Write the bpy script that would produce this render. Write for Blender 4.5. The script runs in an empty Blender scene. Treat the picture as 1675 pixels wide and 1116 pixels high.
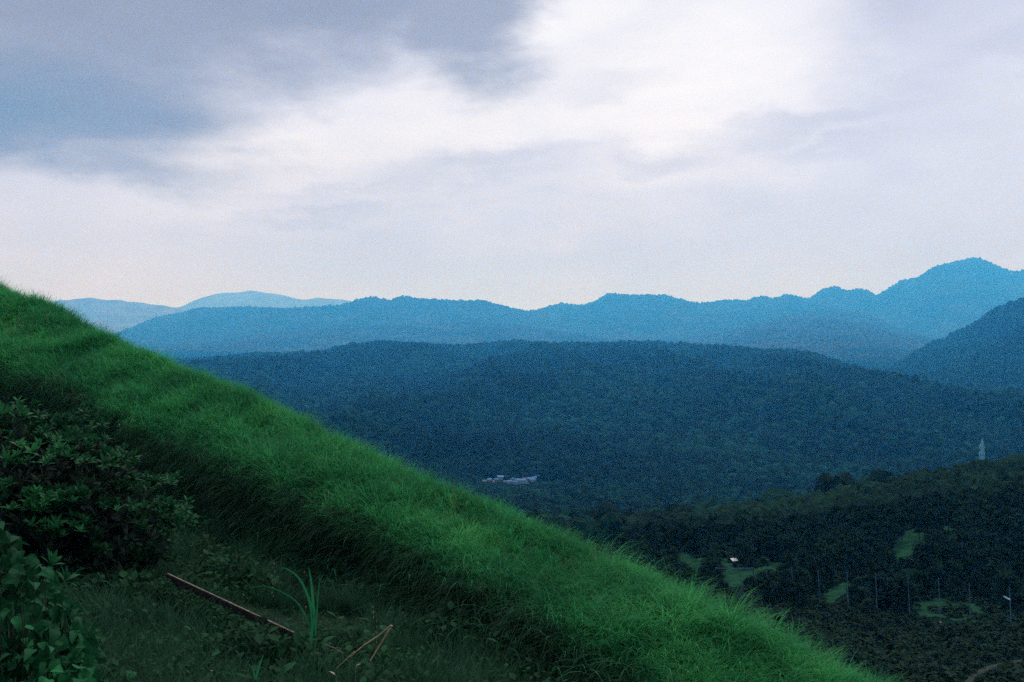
import bpy, bmesh, math, random
import numpy as np
from mathutils import Vector, Matrix, Euler

random.seed(7)
rng = np.random.default_rng(7)
scene = bpy.context.scene
C = scene.collection

# ------------------------------------------------------------------ camera
F = 1628.0                       # focal length in photo pixels (35 mm on 36 mm)
CX, CY, HZ = 837.5, 558.0, 540.0
PITCH = math.atan((CY - HZ) / F)
cam = bpy.data.cameras.new("camera")
cam.lens, cam.sensor_width = 35.0, 36.0
cam.clip_start, cam.clip_end = 0.1, 60000
cam_o = bpy.data.objects.new("camera", cam)
cam_o.rotation_euler = (math.pi / 2 - PITCH, 0, 0)
C.objects.link(cam_o)
scene.camera = cam_o

# ------------------------------------------------------------------ sun, sky
SUN_EL, SUN_AZ = math.radians(55), math.radians(12)     # azimuth east of +Y
sun = bpy.data.lights.new("sun", 'SUN')
sun.energy, sun.angle, sun.color = 2.0, math.radians(20), (1.0, 0.97, 0.92)
sun_o = bpy.data.objects.new("sun", sun)
sd = Vector((math.sin(SUN_AZ) * math.cos(SUN_EL), math.cos(SUN_AZ) * math.cos(SUN_EL), math.sin(SUN_EL)))
sun_o.rotation_euler = sd.to_track_quat('Z', 'Y').to_euler()
C.objects.link(sun_o)

world = bpy.data.worlds.new("World")
scene.world = world
world.use_nodes = True
wt = world.node_tree
wt.nodes.clear()
def wn(t, **kw):
    n = wt.nodes.new(t)
    for k, v in kw.items(): setattr(n, k, v)
    return n
def wl(a, b): wt.links.new(a, b)
def wm(op, a, b=None, c=None, clamp=False):
    n = wn('ShaderNodeMath', operation=op, use_clamp=clamp)
    for i, v in enumerate((a, b, c)):
        if v is None: continue
        if isinstance(v, (int, float)): n.inputs[i].default_value = v
        else: wl(v, n.inputs[i])
    return n.outputs[0]
def wmix(fac, a, b):
    n = wn('ShaderNodeMix', data_type='RGBA')
    for s, v in ((n.inputs[0], fac), (n.inputs[6], a), (n.inputs[7], b)):
        if isinstance(v, (int, float)): s.default_value = v
        elif isinstance(v, tuple): s.default_value = (*v, 1)
        else: wl(v, s)
    return n.outputs[2]
tc = wn('ShaderNodeTexCoord')
sep = wn('ShaderNodeSeparateXYZ'); wl(tc.outputs['Generated'], sep.inputs[0])
dx, dy, dz = sep.outputs
zz = wm('ADD', wm('MAXIMUM', dz, 0.0), 0.16)
px_, py_ = wm('DIVIDE', dx, zz), wm('DIVIDE', dy, zz)
pl = wn('ShaderNodeCombineXYZ'); wl(px_, pl.inputs[0]); wl(py_, pl.inputs[1])
def wnoise(scale, detail, off, rough=0.55):
    v = wn('ShaderNodeVectorMath', operation='ADD'); wl(pl.outputs[0], v.inputs[0]); v.inputs[1].default_value = off
    n = wn('ShaderNodeTexNoise'); wl(v.outputs[0], n.inputs['Vector'])
    n.inputs['Scale'].default_value, n.inputs['Detail'].default_value, n.inputs['Roughness'].default_value = scale, detail, rough
    return n.outputs['Fac']
n1, n2, n3, n4 = wnoise(0.9, 6, (3, 1, 0)), wnoise(1.3, 6, (11, 5, 2)), wnoise(0.42, 5, (7, 9, 4)), wnoise(2.6, 6, (1, 8, 6), 0.6)
AZ = wm('ADD', wm('ARCTAN2', dx, dy), wm('MULTIPLY', wm('SUBTRACT', n1, 0.5), 0.16))
EL = wm('ADD', wm('ARCSINE', dz), wm('MULTIPLY', wm('SUBTRACT', n2, 0.5), 0.10))
AZ = wm('ADD', AZ, wm('MULTIPLY', wm('SUBTRACT', n4, 0.5), 0.06))
EL = wm('ADD', EL, wm('MULTIPLY', wm('SUBTRACT', n4, 0.5), 0.05))
def bank(px, py, rx, ry, rot=0, soft=0.6):
    """soft cloud bank: 1 inside, fading to 0 at its edge"""
    cu, cv = math.atan((px - CX) / F), math.atan((HZ - py) / F)
    r = math.radians(rot); c, s = math.cos(r), math.sin(r)
    u, v = wm('SUBTRACT', AZ, cu), wm('SUBTRACT', EL, cv)
    a = wm('DIVIDE', wm('ADD', wm('MULTIPLY', u, c), wm('MULTIPLY', v, s)), rx / F)
    b = wm('DIVIDE', wm('SUBTRACT', wm('MULTIPLY', v, c), wm('MULTIPLY', u, s)), ry / F)
    d = wm('SQRT', wm('ADD', wm('MULTIPLY', a, a), wm('MULTIPLY', b, b)))
    m = wn('ShaderNodeMapRange', interpolation_type='SMOOTHSTEP')
    wl(d, m.inputs[0]); m.inputs[1].default_value = 1 - soft; m.inputs[2].default_value = 1 + soft * 0.5
    m.inputs[3].default_value, m.inputs[4].default_value = 1, 0
    return m.outputs[0]
def banks(lst):
    o = None
    for *a, w in lst:
        m = wm('MULTIPLY', bank(*a), w)
        o = m if o is None else wm('MAXIMUM', o, m)
    return o
# the broken cloud deck: noise everywhere, the banks in view set where they hang
av = wn('ShaderNodeCombineXYZ'); wl(wm('MULTIPLY', wm('ARCTAN2', dx, dy), 3.2), av.inputs[0]); wl(wm('MULTIPLY', wm('ARCSINE', dz), 7.5), av.inputs[1])
def anoise(scale, detail, rough, z):
    av2 = wn('ShaderNodeVectorMath', operation='ADD'); wl(av.outputs[0], av2.inputs[0]); av2.inputs[1].default_value = (0, 0, z)
    n = wn('ShaderNodeTexNoise'); wl(av2.outputs[0], n.inputs['Vector']); n.inputs['Scale'].default_value, n.inputs['Detail'].default_value, n.inputs['Roughness'].default_value = scale, detail, rough
    return n.outputs['Fac']
n5, n6, n7 = anoise(3.0, 8, 0.62, 1.3), anoise(3.4, 8, 0.62, 7.7), anoise(1.5, 7, 0.58, 4.1)
AZ = wm('ADD', AZ, wm('MULTIPLY', wm('SUBTRACT', n5, 0.5), 0.10))
EL = wm('ADD', EL, wm('MULTIPLY', wm('SUBTRACT', n6, 0.5), 0.065))
fld = wn('ShaderNodeMapRange', interpolation_type='SMOOTHSTEP'); wl(n3, fld.inputs[0])
fld.inputs[1].default_value, fld.inputs[2].default_value = 0.38, 0.68
sky = wn('ShaderNodeTexSky', sky_type='NISHITA', sun_disc=False)
sky.sun_elevation, sky.sun_rotation = SUN_EL, SUN_AZ
S = 10.0
def k(r, g, b): return (r * S, g * S, b * S)
col = wmix(0.97, sky.outputs[0], k(0.665, 0.675, 0.80))
col = wmix(wm('MULTIPLY', fld.outputs[0], 0.45), col, k(0.82, 0.81, 0.88))
bright = banks([(1085, 150, 360, 190, 8, 0.98, 0.85), (430, 245, 290, 115, 4, 0.98, 0.65), (760, 215, 450, 125, 8, 0.98, 0.7), (960, 30, 170, 190, 0, 0.98, 0.75), (1200, 60, 300, 140, -10, 0.98, 0.65)])
col = wmix(bright, col, k(1.03, 1.01, 1.02))
grey = banks([(770, 284, 200, 28, 4, 0.97, 0.55), (1085, 262, 130, 28, 0, 0.97, 0.5), (1330, 222, 260, 30, 6, 0.97, 0.55), (1500, 55, 160, 110, 40, 0.95, 0.6), (560, 318, 260, 14, 3, 0.97, 0.3),
              (1640, 130, 220, 55, 10, 0.97, 0.6), (520, 352, 130, 17, 0, 0.97, 0.4), (1360, 268, 140, 24, -6, 0.97, 0.45), (1000, 130, 120, 20, 8, 0.97, 0.25)])
col = wmix(grey, col, k(0.50, 0.50, 0.62))
dark = banks([(250, -70, 680, 240, 3, 0.36, 0.97), (760, 15, 185, 135, 30, 0.5, 0.92), (190, 280, 230, 50, 0, 0.9, 0.8), (60, 195, 340, 120, 8, 0.55, 0.95)])
col = wmix(dark, col, k(0.315, 0.305, 0.355))
col = wmix(wm('MULTIPLY', bank(20, 205, 240, 65, 8, 0.95), 0.7), col, k(0.16, 0.22, 0.30))
tx = wn('ShaderNodeMapRange'); wl(n7, tx.inputs[0]); tx.inputs[1].default_value, tx.inputs[2].default_value, tx.inputs[3].default_value, tx.inputs[4].default_value = 0.25, 0.75, 0.90, 1.09
tm = wn('ShaderNodeVectorMath', operation='SCALE'); wl(col, tm.inputs[0]); wl(tx.outputs[0], tm.inputs['Scale']); col = tm.outputs[0]
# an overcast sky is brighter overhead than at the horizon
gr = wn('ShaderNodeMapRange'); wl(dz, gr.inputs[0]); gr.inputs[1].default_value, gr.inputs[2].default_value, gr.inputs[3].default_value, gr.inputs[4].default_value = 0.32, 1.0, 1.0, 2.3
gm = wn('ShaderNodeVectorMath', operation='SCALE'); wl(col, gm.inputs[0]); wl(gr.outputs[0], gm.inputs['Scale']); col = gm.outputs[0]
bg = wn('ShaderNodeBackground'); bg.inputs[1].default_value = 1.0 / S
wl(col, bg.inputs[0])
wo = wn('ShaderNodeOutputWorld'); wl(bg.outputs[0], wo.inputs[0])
world.cycles.sampling_method = 'MANUAL'
world.cycles.sample_map_resolution = 512

# ------------------------------------------------------------------ exposure, render settings
vs = scene.view_settings
vs.view_transform, vs.look, vs.exposure, vs.gamma, vs.use_curve_mapping = 'Standard', 'None', 0.0, 1.0, False
cy = scene.cycles
cy.use_denoising = False
cy.max_bounces, cy.diffuse_bounces, cy.glossy_bounces, cy.transmission_bounces, cy.volume_bounces = 6, 2, 1, 3, 1
cy.transparent_max_bounces = 8
cy.sample_clamp_indirect = 4.0

# ------------------------------------------------------------------ helpers
def at(px, py, D):
    """world point seen at a photo pixel, D metres along the ground direction"""
    a = (CY - py) / F
    c, s = math.cos(PITCH), math.sin(PITCH)
    y, z = c + a * s, a * c - s
    return np.array([(px - CX) / F / y * D, D, z / y * D])
def proj(P):
    P = np.asarray(P, float)
    c, s = math.cos(PITCH), math.sin(PITCH)
    d = P[..., 1] * c - P[..., 2] * s
    v = P[..., 1] * s + P[..., 2] * c
    d = np.maximum(d, 1e-3)
    return CX + P[..., 0] / d * F, CY - v / d * F
def _h(ix, iy, seed):
    n = (ix.astype(np.int64) * 374761393 + iy.astype(np.int64) * 668265263 + seed * 974634777) & 0xffffffff
    n = ((n ^ (n >> 13)) * 1274126177) & 0xffffffff
    return ((n ^ (n >> 16)) & 0xffff) / 65535.0
def vnoise(x, y, seed=0):
    x, y = np.asarray(x, float), np.asarray(y, float)
    ix, iy = np.floor(x), np.floor(y)
    fx, fy = x - ix, y - iy
    fx, fy = fx * fx * (3 - 2 * fx), fy * fy * (3 - 2 * fy)
    a, b = _h(ix, iy, seed), _h(ix + 1, iy, seed)
    c, d = _h(ix, iy + 1, seed), _h(ix + 1, iy + 1, seed)
    return (a + (b - a) * fx) * (1 - fy) + (c + (d - c) * fx) * fy
def fbm(x, y, seed=0, oct=4):
    o, a, t = 0, 1.0, 0
    for i in range(oct):
        o = o + a * vnoise(np.asarray(x) * 2 ** i, np.asarray(y) * 2 ** i, seed + i * 17); t += a; a *= 0.5
    return o / t
def tag(o, label=None, cat=None, group=None, kind=None):
    for k_, v in (('label', label), ('category', cat), ('group', group), ('kind', kind)):
        if v: o[k_] = v
    return o
def mesh_np(name, verts, faces, mat=None, smooth=False):
    me = bpy.data.meshes.new(name)
    me.from_pydata([tuple(v) for v in verts] if not isinstance(verts, list) else verts, [], faces if isinstance(faces, list) else faces.tolist())
    me.update()
    if mat:
        for m in (mat if isinstance(mat, (list, tuple)) else [mat]): me.materials.append(m)
    if smooth: me.polygons.foreach_set('use_smooth', [True] * len(me.polygons))
    return me
def link(name, me, parent=None, loc=None):
    o = bpy.data.objects.new(name, me); C.objects.link(o)
    if parent: o.parent = parent
    if loc is not None: o.location = loc
    return o
def empty(name, loc=(0, 0, 0)):
    o = bpy.data.objects.new(name, None); o.location = loc; o.empty_display_size = 0.2; C.objects.link(o); return o
def grid_mesh(name, G, mat, smooth=True):
    nr, nc = G.shape[:2]
    i = np.arange(nr - 1)[:, None] * nc + np.arange(nc - 1)[None, :]
    f = np.stack([i, i + 1, i + nc + 1, i + nc], -1).reshape(-1, 4)
    me = bpy.data.meshes.new(name)
    V = G.reshape(-1, 3)
    me.vertices.add(len(V)); me.vertices.foreach_set('co', V.ravel().astype(np.float32))
    me.loops.add(f.size); me.loops.foreach_set('vertex_index', f.ravel().astype(np.int32))
    me.polygons.add(len(f)); me.polygons.foreach_set('loop_start', (np.arange(len(f)) * 4).astype(np.int32))
    me.update(); me.validate()
    me.polygons.foreach_set('use_smooth', [smooth] * len(f))
    me.materials.append(mat)
    return me
class MB:
    """collects tubes, blades and leaves into one mesh"""
    def __init__(s): s.v, s.f, s.m = [], [], []
    def add(s, vs_, fs, mi=0):
        o = len(s.v); s.v += [tuple(map(float, v)) for v in vs_]
        s.f += [tuple(i + o for i in f) for f in fs]; s.m += [mi] * len(fs)
    def tube(s, pts, radii, n=6, mi=0, cap=True):
        pts = [Vector(p) for p in pts]; vs_, fs = [], []
        for i, p in enumerate(pts):
            t = (pts[min(i + 1, len(pts) - 1)] - pts[max(i - 1, 0)]).normalized()
            a = t.orthogonal().normalized() if i == 0 else (a - t * a.dot(t)).normalized()
            b = t.cross(a)
            for q in range(n):
                w = 2 * math.pi * q / n
                vs_.append(p + (a * math.cos(w) + b * math.sin(w)) * radii[i])
        for i in range(len(pts) - 1):
            for q in range(n):
                fs.append((i * n + q, i * n + (q + 1) % n, (i + 1) * n + (q + 1) % n, (i + 1) * n + q))
        if cap:
            fs.append(tuple(range(n))[::-1]); fs.append(tuple((len(pts) - 1) * n + q for q in range(n)))
        s.add(vs_, fs, mi)
    def box(s, c, h, mi=0, rot=None):
        vs_ = [Vector((x * h[0], y * h[1], z * h[2])) for x in (-1, 1) for y in (-1, 1) for z in (-1, 1)]
        if rot is not None: vs_ = [rot @ v for v in vs_]
        s.add([v + Vector(c) for v in vs_], [(0, 1, 3, 2), (4, 6, 7, 5), (0, 4, 5, 1), (2, 3, 7, 6), (0, 2, 6, 4), (1, 5, 7, 3)], mi)
    def blade(s, base, az, length, width, lean, droop, seg=5, mi=0, fold=0.0):
        """one arched grass blade"""
        d = Vector((math.cos(az), math.sin(az), 0)); sd_ = Vector((-d.y, d.x, 0))
        p, ang = Vector(base), lean
        vs_, fs = [], []
        for i in range(seg + 1):
            t = i / seg
            w = width * 0.5 * (1 - t ** 1.7) * (0.6 + 0.4 * min(1, t * 4)) + 0.0006
            vs_ += [p - sd_ * w, p + sd_ * w]
            if i < seg: fs.append((2 * i, 2 * i + 1, 2 * i + 3, 2 * i + 2))
            st = length / seg
            p = p + (d * math.sin(ang) + Vector((0, 0, 1)) * math.cos(ang)) * st
            ang += droop / seg * (0.5 + t)
        s.add(vs_, fs, mi)
    def leaf(s, outline, M, mi=0, curl=0.15):
        """flat outline (x across, y along) with a folded midrib and a bent tip, placed by matrix M"""
        n = len(outline); vs_, fs = [], []
        for (w, y) in outline:
            z = -curl * y * y
            vs_ += [(-w, y, z + abs(w) * 0.25), (0, y, z), (w, y, z + abs(w) * 0.25)]
        for i in range(n - 1):
            a = 3 * i
            fs += [(a, a + 1, a + 4, a + 3), (a + 1, a + 2, a + 5, a + 4)]
        s.add([M @ Vector(v) for v in vs_], fs, mi)
    def mesh(s, name, mats, smooth=False):
        me = bpy.data.meshes.new(name); me.from_pydata(s.v, [], s.f); me.update()
        for m in (mats if isinstance(mats, (list, tuple)) else [mats]): me.materials.append(m)
        me.polygons.foreach_set('material_index', s.m)
        if smooth: me.polygons.foreach_set('use_smooth', [True] * len(s.f))
        return me

ordn = ['first', 'second', 'third', 'fourth', 'fifth', 'sixth', 'seventh', 'eighth', 'ninth', 'tenth', 'eleventh', 'twelfth', 'thirteenth', 'fourteenth', 'fifteenth', 'sixteenth', 'seventeenth', 'eighteenth', 'nineteenth', 'twentieth', 'twenty-first', 'twenty-second']
# ------------------------------------------------------------------ materials
def new_mat(name):
    m = bpy.data.materials.new(name); m.use_nodes = True; m.node_tree.nodes.clear(); return m, m.node_tree
def ramp(nt, fac, stops):
    r = nt.nodes.new('ShaderNodeValToRGB'); nt.links.new(fac, r.inputs[0])
    e = r.color_ramp.elements
    e[0].position, e[0].color = stops[0][0], (*stops[0][1], 1)
    e[1].position, e[1].color = stops[-1][0], (*stops[-1][1], 1)
    for p, c in stops[1:-1]:
        x = e.new(p); x.color = (*c, 1)
    return r.outputs[0]
def foliage(name, c0, c1, c2, trans=0.35, patch=0.2, rough=0.55, spec=0.25, fine=None):
    """leaf material: colour varies plant by plant and in broad patches, light passes through"""
    m, nt = new_mat(name); N, L = nt.nodes, nt.links
    oi = N.new('ShaderNodeObjectInfo'); geo = N.new('ShaderNodeNewGeometry')
    nz = N.new('ShaderNodeTexNoise'); nz.inputs['Scale'].default_value = patch; nz.inputs['Detail'].default_value = 3
    L.new(geo.outputs['Position'], nz.inputs['Vector'])
    mx = N.new('ShaderNodeMath'); mx.operation = 'MULTIPLY_ADD'
    L.new(oi.outputs['Random'], mx.inputs[0]); mx.inputs[1].default_value = 0.55
    m2 = N.new('ShaderNodeMath'); m2.operation = 'MULTIPLY_ADD'; L.new(nz.outputs[0], m2.inputs[0]); m2.inputs[1].default_value = 1.4; m2.inputs[2].default_value = -0.48
    L.new(m2.outputs[0], mx.inputs[2])
    col = ramp(nt, mx.outputs[0], [(0.05, c0), (0.5, c1), (0.95, c2)])
    p = N.new('ShaderNodeBsdfPrincipled'); L.new(col, p.inputs['Base Color'])
    p.inputs['Roughness'].default_value = rough; p.inputs['Specular IOR Level'].default_value = spec
    out = N.new('ShaderNodeOutputMaterial')
    if trans:
        t = N.new('ShaderNodeBsdfTranslucent'); L.new(col, t.inputs[0])
        ms = N.new('ShaderNodeMixShader'); ms.inputs[0].default_value = trans
        L.new(p.outputs[0], ms.inputs[1]); L.new(t.outputs[0], ms.inputs[2]); L.new(ms.outputs[0], out.inputs[0])
    else: L.new(p.outputs[0], out.inputs[0])
    return m
def earth(name, c0, c1, scale, bump=0.0, bscale=None, rough=0.9, detail=6, stops=(0.35, 0.68)):
    m, nt = new_mat(name); N, L = nt.nodes, nt.links
    geo = N.new('ShaderNodeNewGeometry')
    nz = N.new('ShaderNodeTexNoise'); nz.inputs['Scale'].default_value = scale; nz.inputs['Detail'].default_value = detail; nz.inputs['Roughness'].default_value = 0.65
    L.new(geo.outputs['Position'], nz.inputs['Vector'])
    col = ramp(nt, nz.outputs[0], [(stops[0], c0), (stops[1], c1)])
    p = N.new('ShaderNodeBsdfPrincipled'); L.new(col, p.inputs['Base Color'])
    p.inputs['Roughness'].default_value = rough; p.inputs['Specular IOR Level'].default_value = 0.0
    if bump:
        b2 = N.new('ShaderNodeTexNoise'); b2.inputs['Scale'].default_value = bscale or scale * 4; b2.inputs['Detail'].default_value = 6
        L.new(geo.outputs['Position'], b2.inputs['Vector'])
        b = N.new('ShaderNodeBump'); b.inputs['Strength'].default_value = 1.0; b.inputs['Distance'].default_value = bump
        L.new(b2.outputs[0], b.inputs['Height']); L.new(b.outputs[0], p.inputs['Normal'])
    out = N.new('ShaderNodeOutputMaterial'); L.new(p.outputs[0], out.inputs[0])
    return m
def plain(name, c, rough=0.6, metal=0.0, var=0.25, scale=3.0, spec=0.05):
    m = earth(name, tuple(x * (1 - var) for x in c), tuple(min(1, x * (1 + var)) for x in c), scale, rough=rough)
    p = next(n for n in m.node_tree.nodes if n.type == 'BSDF_PRINCIPLED')
    p.inputs['Metallic'].default_value = metal; p.inputs['Specular IOR Level'].default_value = spec
    return m
M_soil = earth('slope_soil', (0.014, 0.024, 0.018), (0.020, 0.034, 0.024), 0.8, 0.1, 3)
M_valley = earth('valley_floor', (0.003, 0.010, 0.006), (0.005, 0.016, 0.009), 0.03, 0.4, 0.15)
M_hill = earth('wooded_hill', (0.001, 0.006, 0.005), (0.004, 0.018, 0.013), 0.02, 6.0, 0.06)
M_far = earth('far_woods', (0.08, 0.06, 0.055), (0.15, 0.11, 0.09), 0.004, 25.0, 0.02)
M_lawn = earth('lawn_grass', (0.006, 0.022, 0.011), (0.014, 0.054, 0.026), 0.35, 0.1, 2)
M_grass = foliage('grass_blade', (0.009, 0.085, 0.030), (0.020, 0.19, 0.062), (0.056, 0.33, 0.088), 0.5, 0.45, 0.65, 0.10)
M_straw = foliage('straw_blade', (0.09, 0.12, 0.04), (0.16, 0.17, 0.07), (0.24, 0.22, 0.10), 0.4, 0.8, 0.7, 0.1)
M_long = foliage('long_grass_blade', (0.010, 0.036, 0.019), (0.013, 0.052, 0.026), (0.018, 0.072, 0.034), 0.3, 0.5, 0.7, 0.08)  # blade colour darkened to stand for low light on bank and ledge
M_arch = foliage('arching_blade', (0.010, 0.10, 0.042), (0.016, 0.15, 0.062), (0.026, 0.20, 0.08), 0.4, 0.8, 0.6, 0.12)
M_weed = foliage('weed_leaf', (0.005, 0.022, 0.010), (0.008, 0.038, 0.016), (0.014, 0.068, 0.026), 0.3, 0.7, 0.75, 0.06)  # leaf colour lowered in place of the dim light down on the ledge
M_shrub = foliage('shrub_leaf', (0.006, 0.040, 0.016), (0.012, 0.085, 0.030), (0.030, 0.19, 0.056), 0.3, 0.6, 0.6, 0.10)
M_shade = foliage('shaded_shrub_leaf', (0.018, 0.034, 0.026), (0.022, 0.042, 0.031), (0.026, 0.05, 0.036), 0.2, 0.6, 0.7, 0.08)  # inner leaves: shade inside the shrub put into a darker colour
M_vine = foliage('vine_leaf', (0.005, 0.036, 0.015), (0.009, 0.068, 0.027), (0.020, 0.14, 0.048), 0.3, 1.2, 0.65, 0.05)
M_tree = foliage('tree_leaf', (0.006, 0.016, 0.010), (0.009, 0.022, 0.014), (0.013, 0.036, 0.020), 0.1, 0.03, 0.9, 0.0)
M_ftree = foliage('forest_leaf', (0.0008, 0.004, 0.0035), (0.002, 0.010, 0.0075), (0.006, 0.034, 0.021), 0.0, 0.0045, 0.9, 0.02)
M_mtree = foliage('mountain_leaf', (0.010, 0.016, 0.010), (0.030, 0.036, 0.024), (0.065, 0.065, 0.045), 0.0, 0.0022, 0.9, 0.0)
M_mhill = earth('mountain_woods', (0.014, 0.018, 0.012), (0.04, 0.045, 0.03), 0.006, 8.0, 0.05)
M_bark = plain('bark', (0.025, 0.022, 0.02), 0.9, 0, 0.4, 4, 0.1)
M_wood = plain('weathered_wood', (0.012, 0.012, 0.014), 0.9, 0, 0.4, 6, 0.05)
M_edge = plain('pale_wood_edge', (0.12, 0.105, 0.085), 0.85, 0, 0.5, 9, 0.05)
M_dry = plain('dry_straw', (0.20, 0.17, 0.105), 0.85, 0, 0.3, 12, 0.3)
M_twig = plain('dead_twig', (0.10, 0.075, 0.06), 0.8, 0, 0.3, 10, 0.2)
M_steel = plain('galvanised_steel', (0.035, 0.09, 0.15), 0.7, 0.0, 0.2, 1, 0.05)
M_pylon = plain('pylon_steel', (0.15, 0.38, 0.50), 0.6, 0.0, 0.1, 1, 0.05)
M_white = plain('white_paint', (0.50, 0.53, 0.52), 0.6, 0, 0.06, 2)
M_path = plain('gravel_path', (0.016, 0.022, 0.016), 0.9, 0, 0.3, 1.5, 0.05)

# ------------------------------------------------------------------ near ground: grass spur, bank and ledge
K = np.array([-700, -300, 0, 150, 350, 640, 837, 1150, 1450, 1800, 2300], float)
def tab(vals): return lambda p: np.interp(p, K, np.array(vals, float))
crest_y = tab([170, 330, 457, 527, 607, 742, 817, 962, 1118, 1290, 1540])
crest_D = tab([66, 52, 42, 37.5, 32.5, 27, 24, 20.8, 18.5, 16.5, 14.5])
brow_y = tab([330, 470, 590, 640, 735, 840, 950, 1125, 1280, 1450, 1700])
foot_y = tab([620, 720, 800, 845, 895, 1000, 1090, 1250, 1400, 1560, 1800])
ledge_z = tab([-3.8, -3.9, -4.0, -4.1, -4.3, -4.9, -5.4, -6.1, -6.7, -7.1, -7.5])
GH = 0.5
U = np.linspace(-700, 2300, 260)
def smooth1(a, n=9):
    kk = np.hanning(n + 2)[1:-1]; kk /= kk.sum()
    return np.convolve(np.pad(a, n // 2, mode='edge'), kk, 'valid')
cD, cY, bY, fY, lZ = [smooth1(f(U), 21) for f in (crest_D, crest_y, brow_y, foot_y, ledge_z)]
def row(px, py, D): return np.array([at(a, b, c) for a, b, c in zip(px, py, D)])
R_c = row(U, cY, cD); R_c[:, 2] -= GH
R_b = row(U, bY, cD * 0.84); R_b[:, 2] -= GH
R_f = row(U, fY, cD * 0.80)
def flat(xscale, y, z): return np.stack([(U - CX) / F * xscale, np.full_like(U, y), z * np.ones_like(U)], -1)
R_l = flat(15, 11.0, lZ); R_l2 = flat(13, 6.5, lZ * 0.45 - 1.7); R_0 = flat(12, 2.0, -1.75); R_m = flat(12, -7.0, -1.2)
def beyond(dD, dz):
    r = R_c.copy(); s = (cD + dD) / cD
    r[:, 0] *= s; r[:, 1] = cD + dD; r[:, 2] = R_c[:, 2] - dz; return r
R_h = [flat(200, -150.0, 110.0), flat(90, -60.0, 40.0), flat(30, -22.0, 8.0)]  # unseen slope rising behind the camera, added to block skylight on bank and ledge
R_s = 0.62 * R_b + 0.38 * R_f; R_s[:, 2] = 0.42 * R_b[:, 2] + 0.58 * R_f[:, 2]
VK = [-3, -2, -1, 0, 1, 2, 3, 4, 5, 5.55, 6, 7, 8, 9, 10, 11, 12]
rows = R_h + [R_m, R_0, R_l2, R_l, 0.45 * R_l + 0.55 * R_f + np.array([0, 0, -0.25]), R_f, R_s, R_b, 0.45 * R_b + 0.55 * R_c + np.array([0, 0, 0.10]), R_c,
        beyond(3, 1.7), beyond(14, 9.5), beyond(45, 33), beyond(120, 85)]
sub = [4, 4, 4, 4, 5, 6, 10, 10, 8, 10, 10, 10, 8, 8, 8, 6]
ROWV = []                                  # parameter of every mesh row: contour index + fraction
G = []
RW = np.array(rows)
for i in range(len(rows) - 1):
    p0, p1, p2, p3 = RW[max(i - 1, 0)], RW[i], RW[i + 1], RW[min(i + 2, len(rows) - 1)]
    for j in range(sub[i]):
        t = j / sub[i]
        # gentle Catmull-Rom in plan and height
        m1, m2 = (p2 - p0) * 0.5, (p3 - p1) * 0.5
        ln = np.linalg.norm(p2 - p1, axis=1, keepdims=True)
        m1 *= np.minimum(1, ln / np.maximum(np.linalg.norm(m1, axis=1, keepdims=True), 1e-6))
        m2 *= np.minimum(1, ln / np.maximum(np.linalg.norm(m2, axis=1, keepdims=True), 1e-6))
        h = (2 * t**3 - 3 * t**2 + 1) * p1 + (t**3 - 2 * t**2 + t) * m1 + (-2 * t**3 + 3 * t**2) * p2 + (t**3 - t**2) * m2
        G.append(h); ROWV.append(VK[i] + (VK[i + 1] - VK[i]) * t)
G.append(RW[-1]); ROWV.append(VK[-1])
G, ROWV = np.array(G), np.array(ROWV)
G[:, :, 2] += (fbm(G[:, :, 0] * 0.45, G[:, :, 1] * 0.45, 3, 3) - 0.5) * 0.5 * np.clip((G[:, :, 1] - 3) / 6, 0, 1)
spur = link('grass_slope', grid_mesh('grass_slope', G, M_soil))
tag(spur, kind='structure')
def on_spur(u, v):
    """point and normal on the near ground at column parameter u (0..1) and contour parameter v"""
    nr, nc = G.shape[:2]
    x = np.clip(np.asarray(u) * (nc - 1), 0, nc - 1.001); y = np.clip(np.interp(v, ROWV, np.arange(nr)), 0, nr - 1.001)
    i, j = y.astype(int), x.astype(int); fy, fx = (y - i)[:, None], (x - j)[:, None]
    a, b, c, d = G[i, j], G[i, j + 1], G[i + 1, j], G[i + 1, j + 1]
    P = a * (1 - fx) * (1 - fy) + b * fx * (1 - fy) + c * (1 - fx) * fy + d * fx * fy
    n = np.cross(b - a, c - a); n /= np.maximum(np.linalg.norm(n, axis=1, keepdims=True), 1e-9)
    n *= np.sign(n[:, 2:3])
    return P, n
_samp = None
def spur_sample(n, v0, v1, px0=-150, px1=1780):
    """n points spread evenly by area over the band between contours v0 and v1"""
    nr, nc = G.shape[:2]
    ok = np.where((ROWV[:-1] >= v0 - 1e-6) & (ROWV[:-1] < v1))[0]
    cols = np.where((U[:-1] >= px0) & (U[:-1] <= px1))[0]
    a = G[ok][:, cols]; b = G[ok][:, cols + 1]; c = G[ok + 1][:, cols]
    ar = np.linalg.norm(np.cross(b - a, c - a), axis=2); pr = (ar / ar.sum()).ravel()
    idx = rng.choice(len(pr), n, p=pr); ii, jj = ok[idx // len(cols)], cols[idx % len(cols)]
    fx, fy = rng.random((n, 1)), rng.random((n, 1))
    P = G[ii, jj] * (1 - fx) * (1 - fy) + G[ii, jj + 1] * fx * (1 - fy) + G[ii + 1, jj] * (1 - fx) * fy + G[ii + 1, jj + 1] * fx * fy
    nn = np.cross(G[ii, jj + 1] - G[ii, jj], G[ii + 1, jj] - G[ii, jj]); nn /= np.maximum(np.linalg.norm(nn, axis=1, keepdims=True), 1e-9)
    nn *= np.sign(nn[:, 2:3])
    vv = ROWV[ii] + fy[:, 0] * (ROWV[np.minimum(ii + 1, nr - 1)] - ROWV[ii])
    return P, nn, vv
spur_flat = G.reshape(-1, 3)
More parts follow.
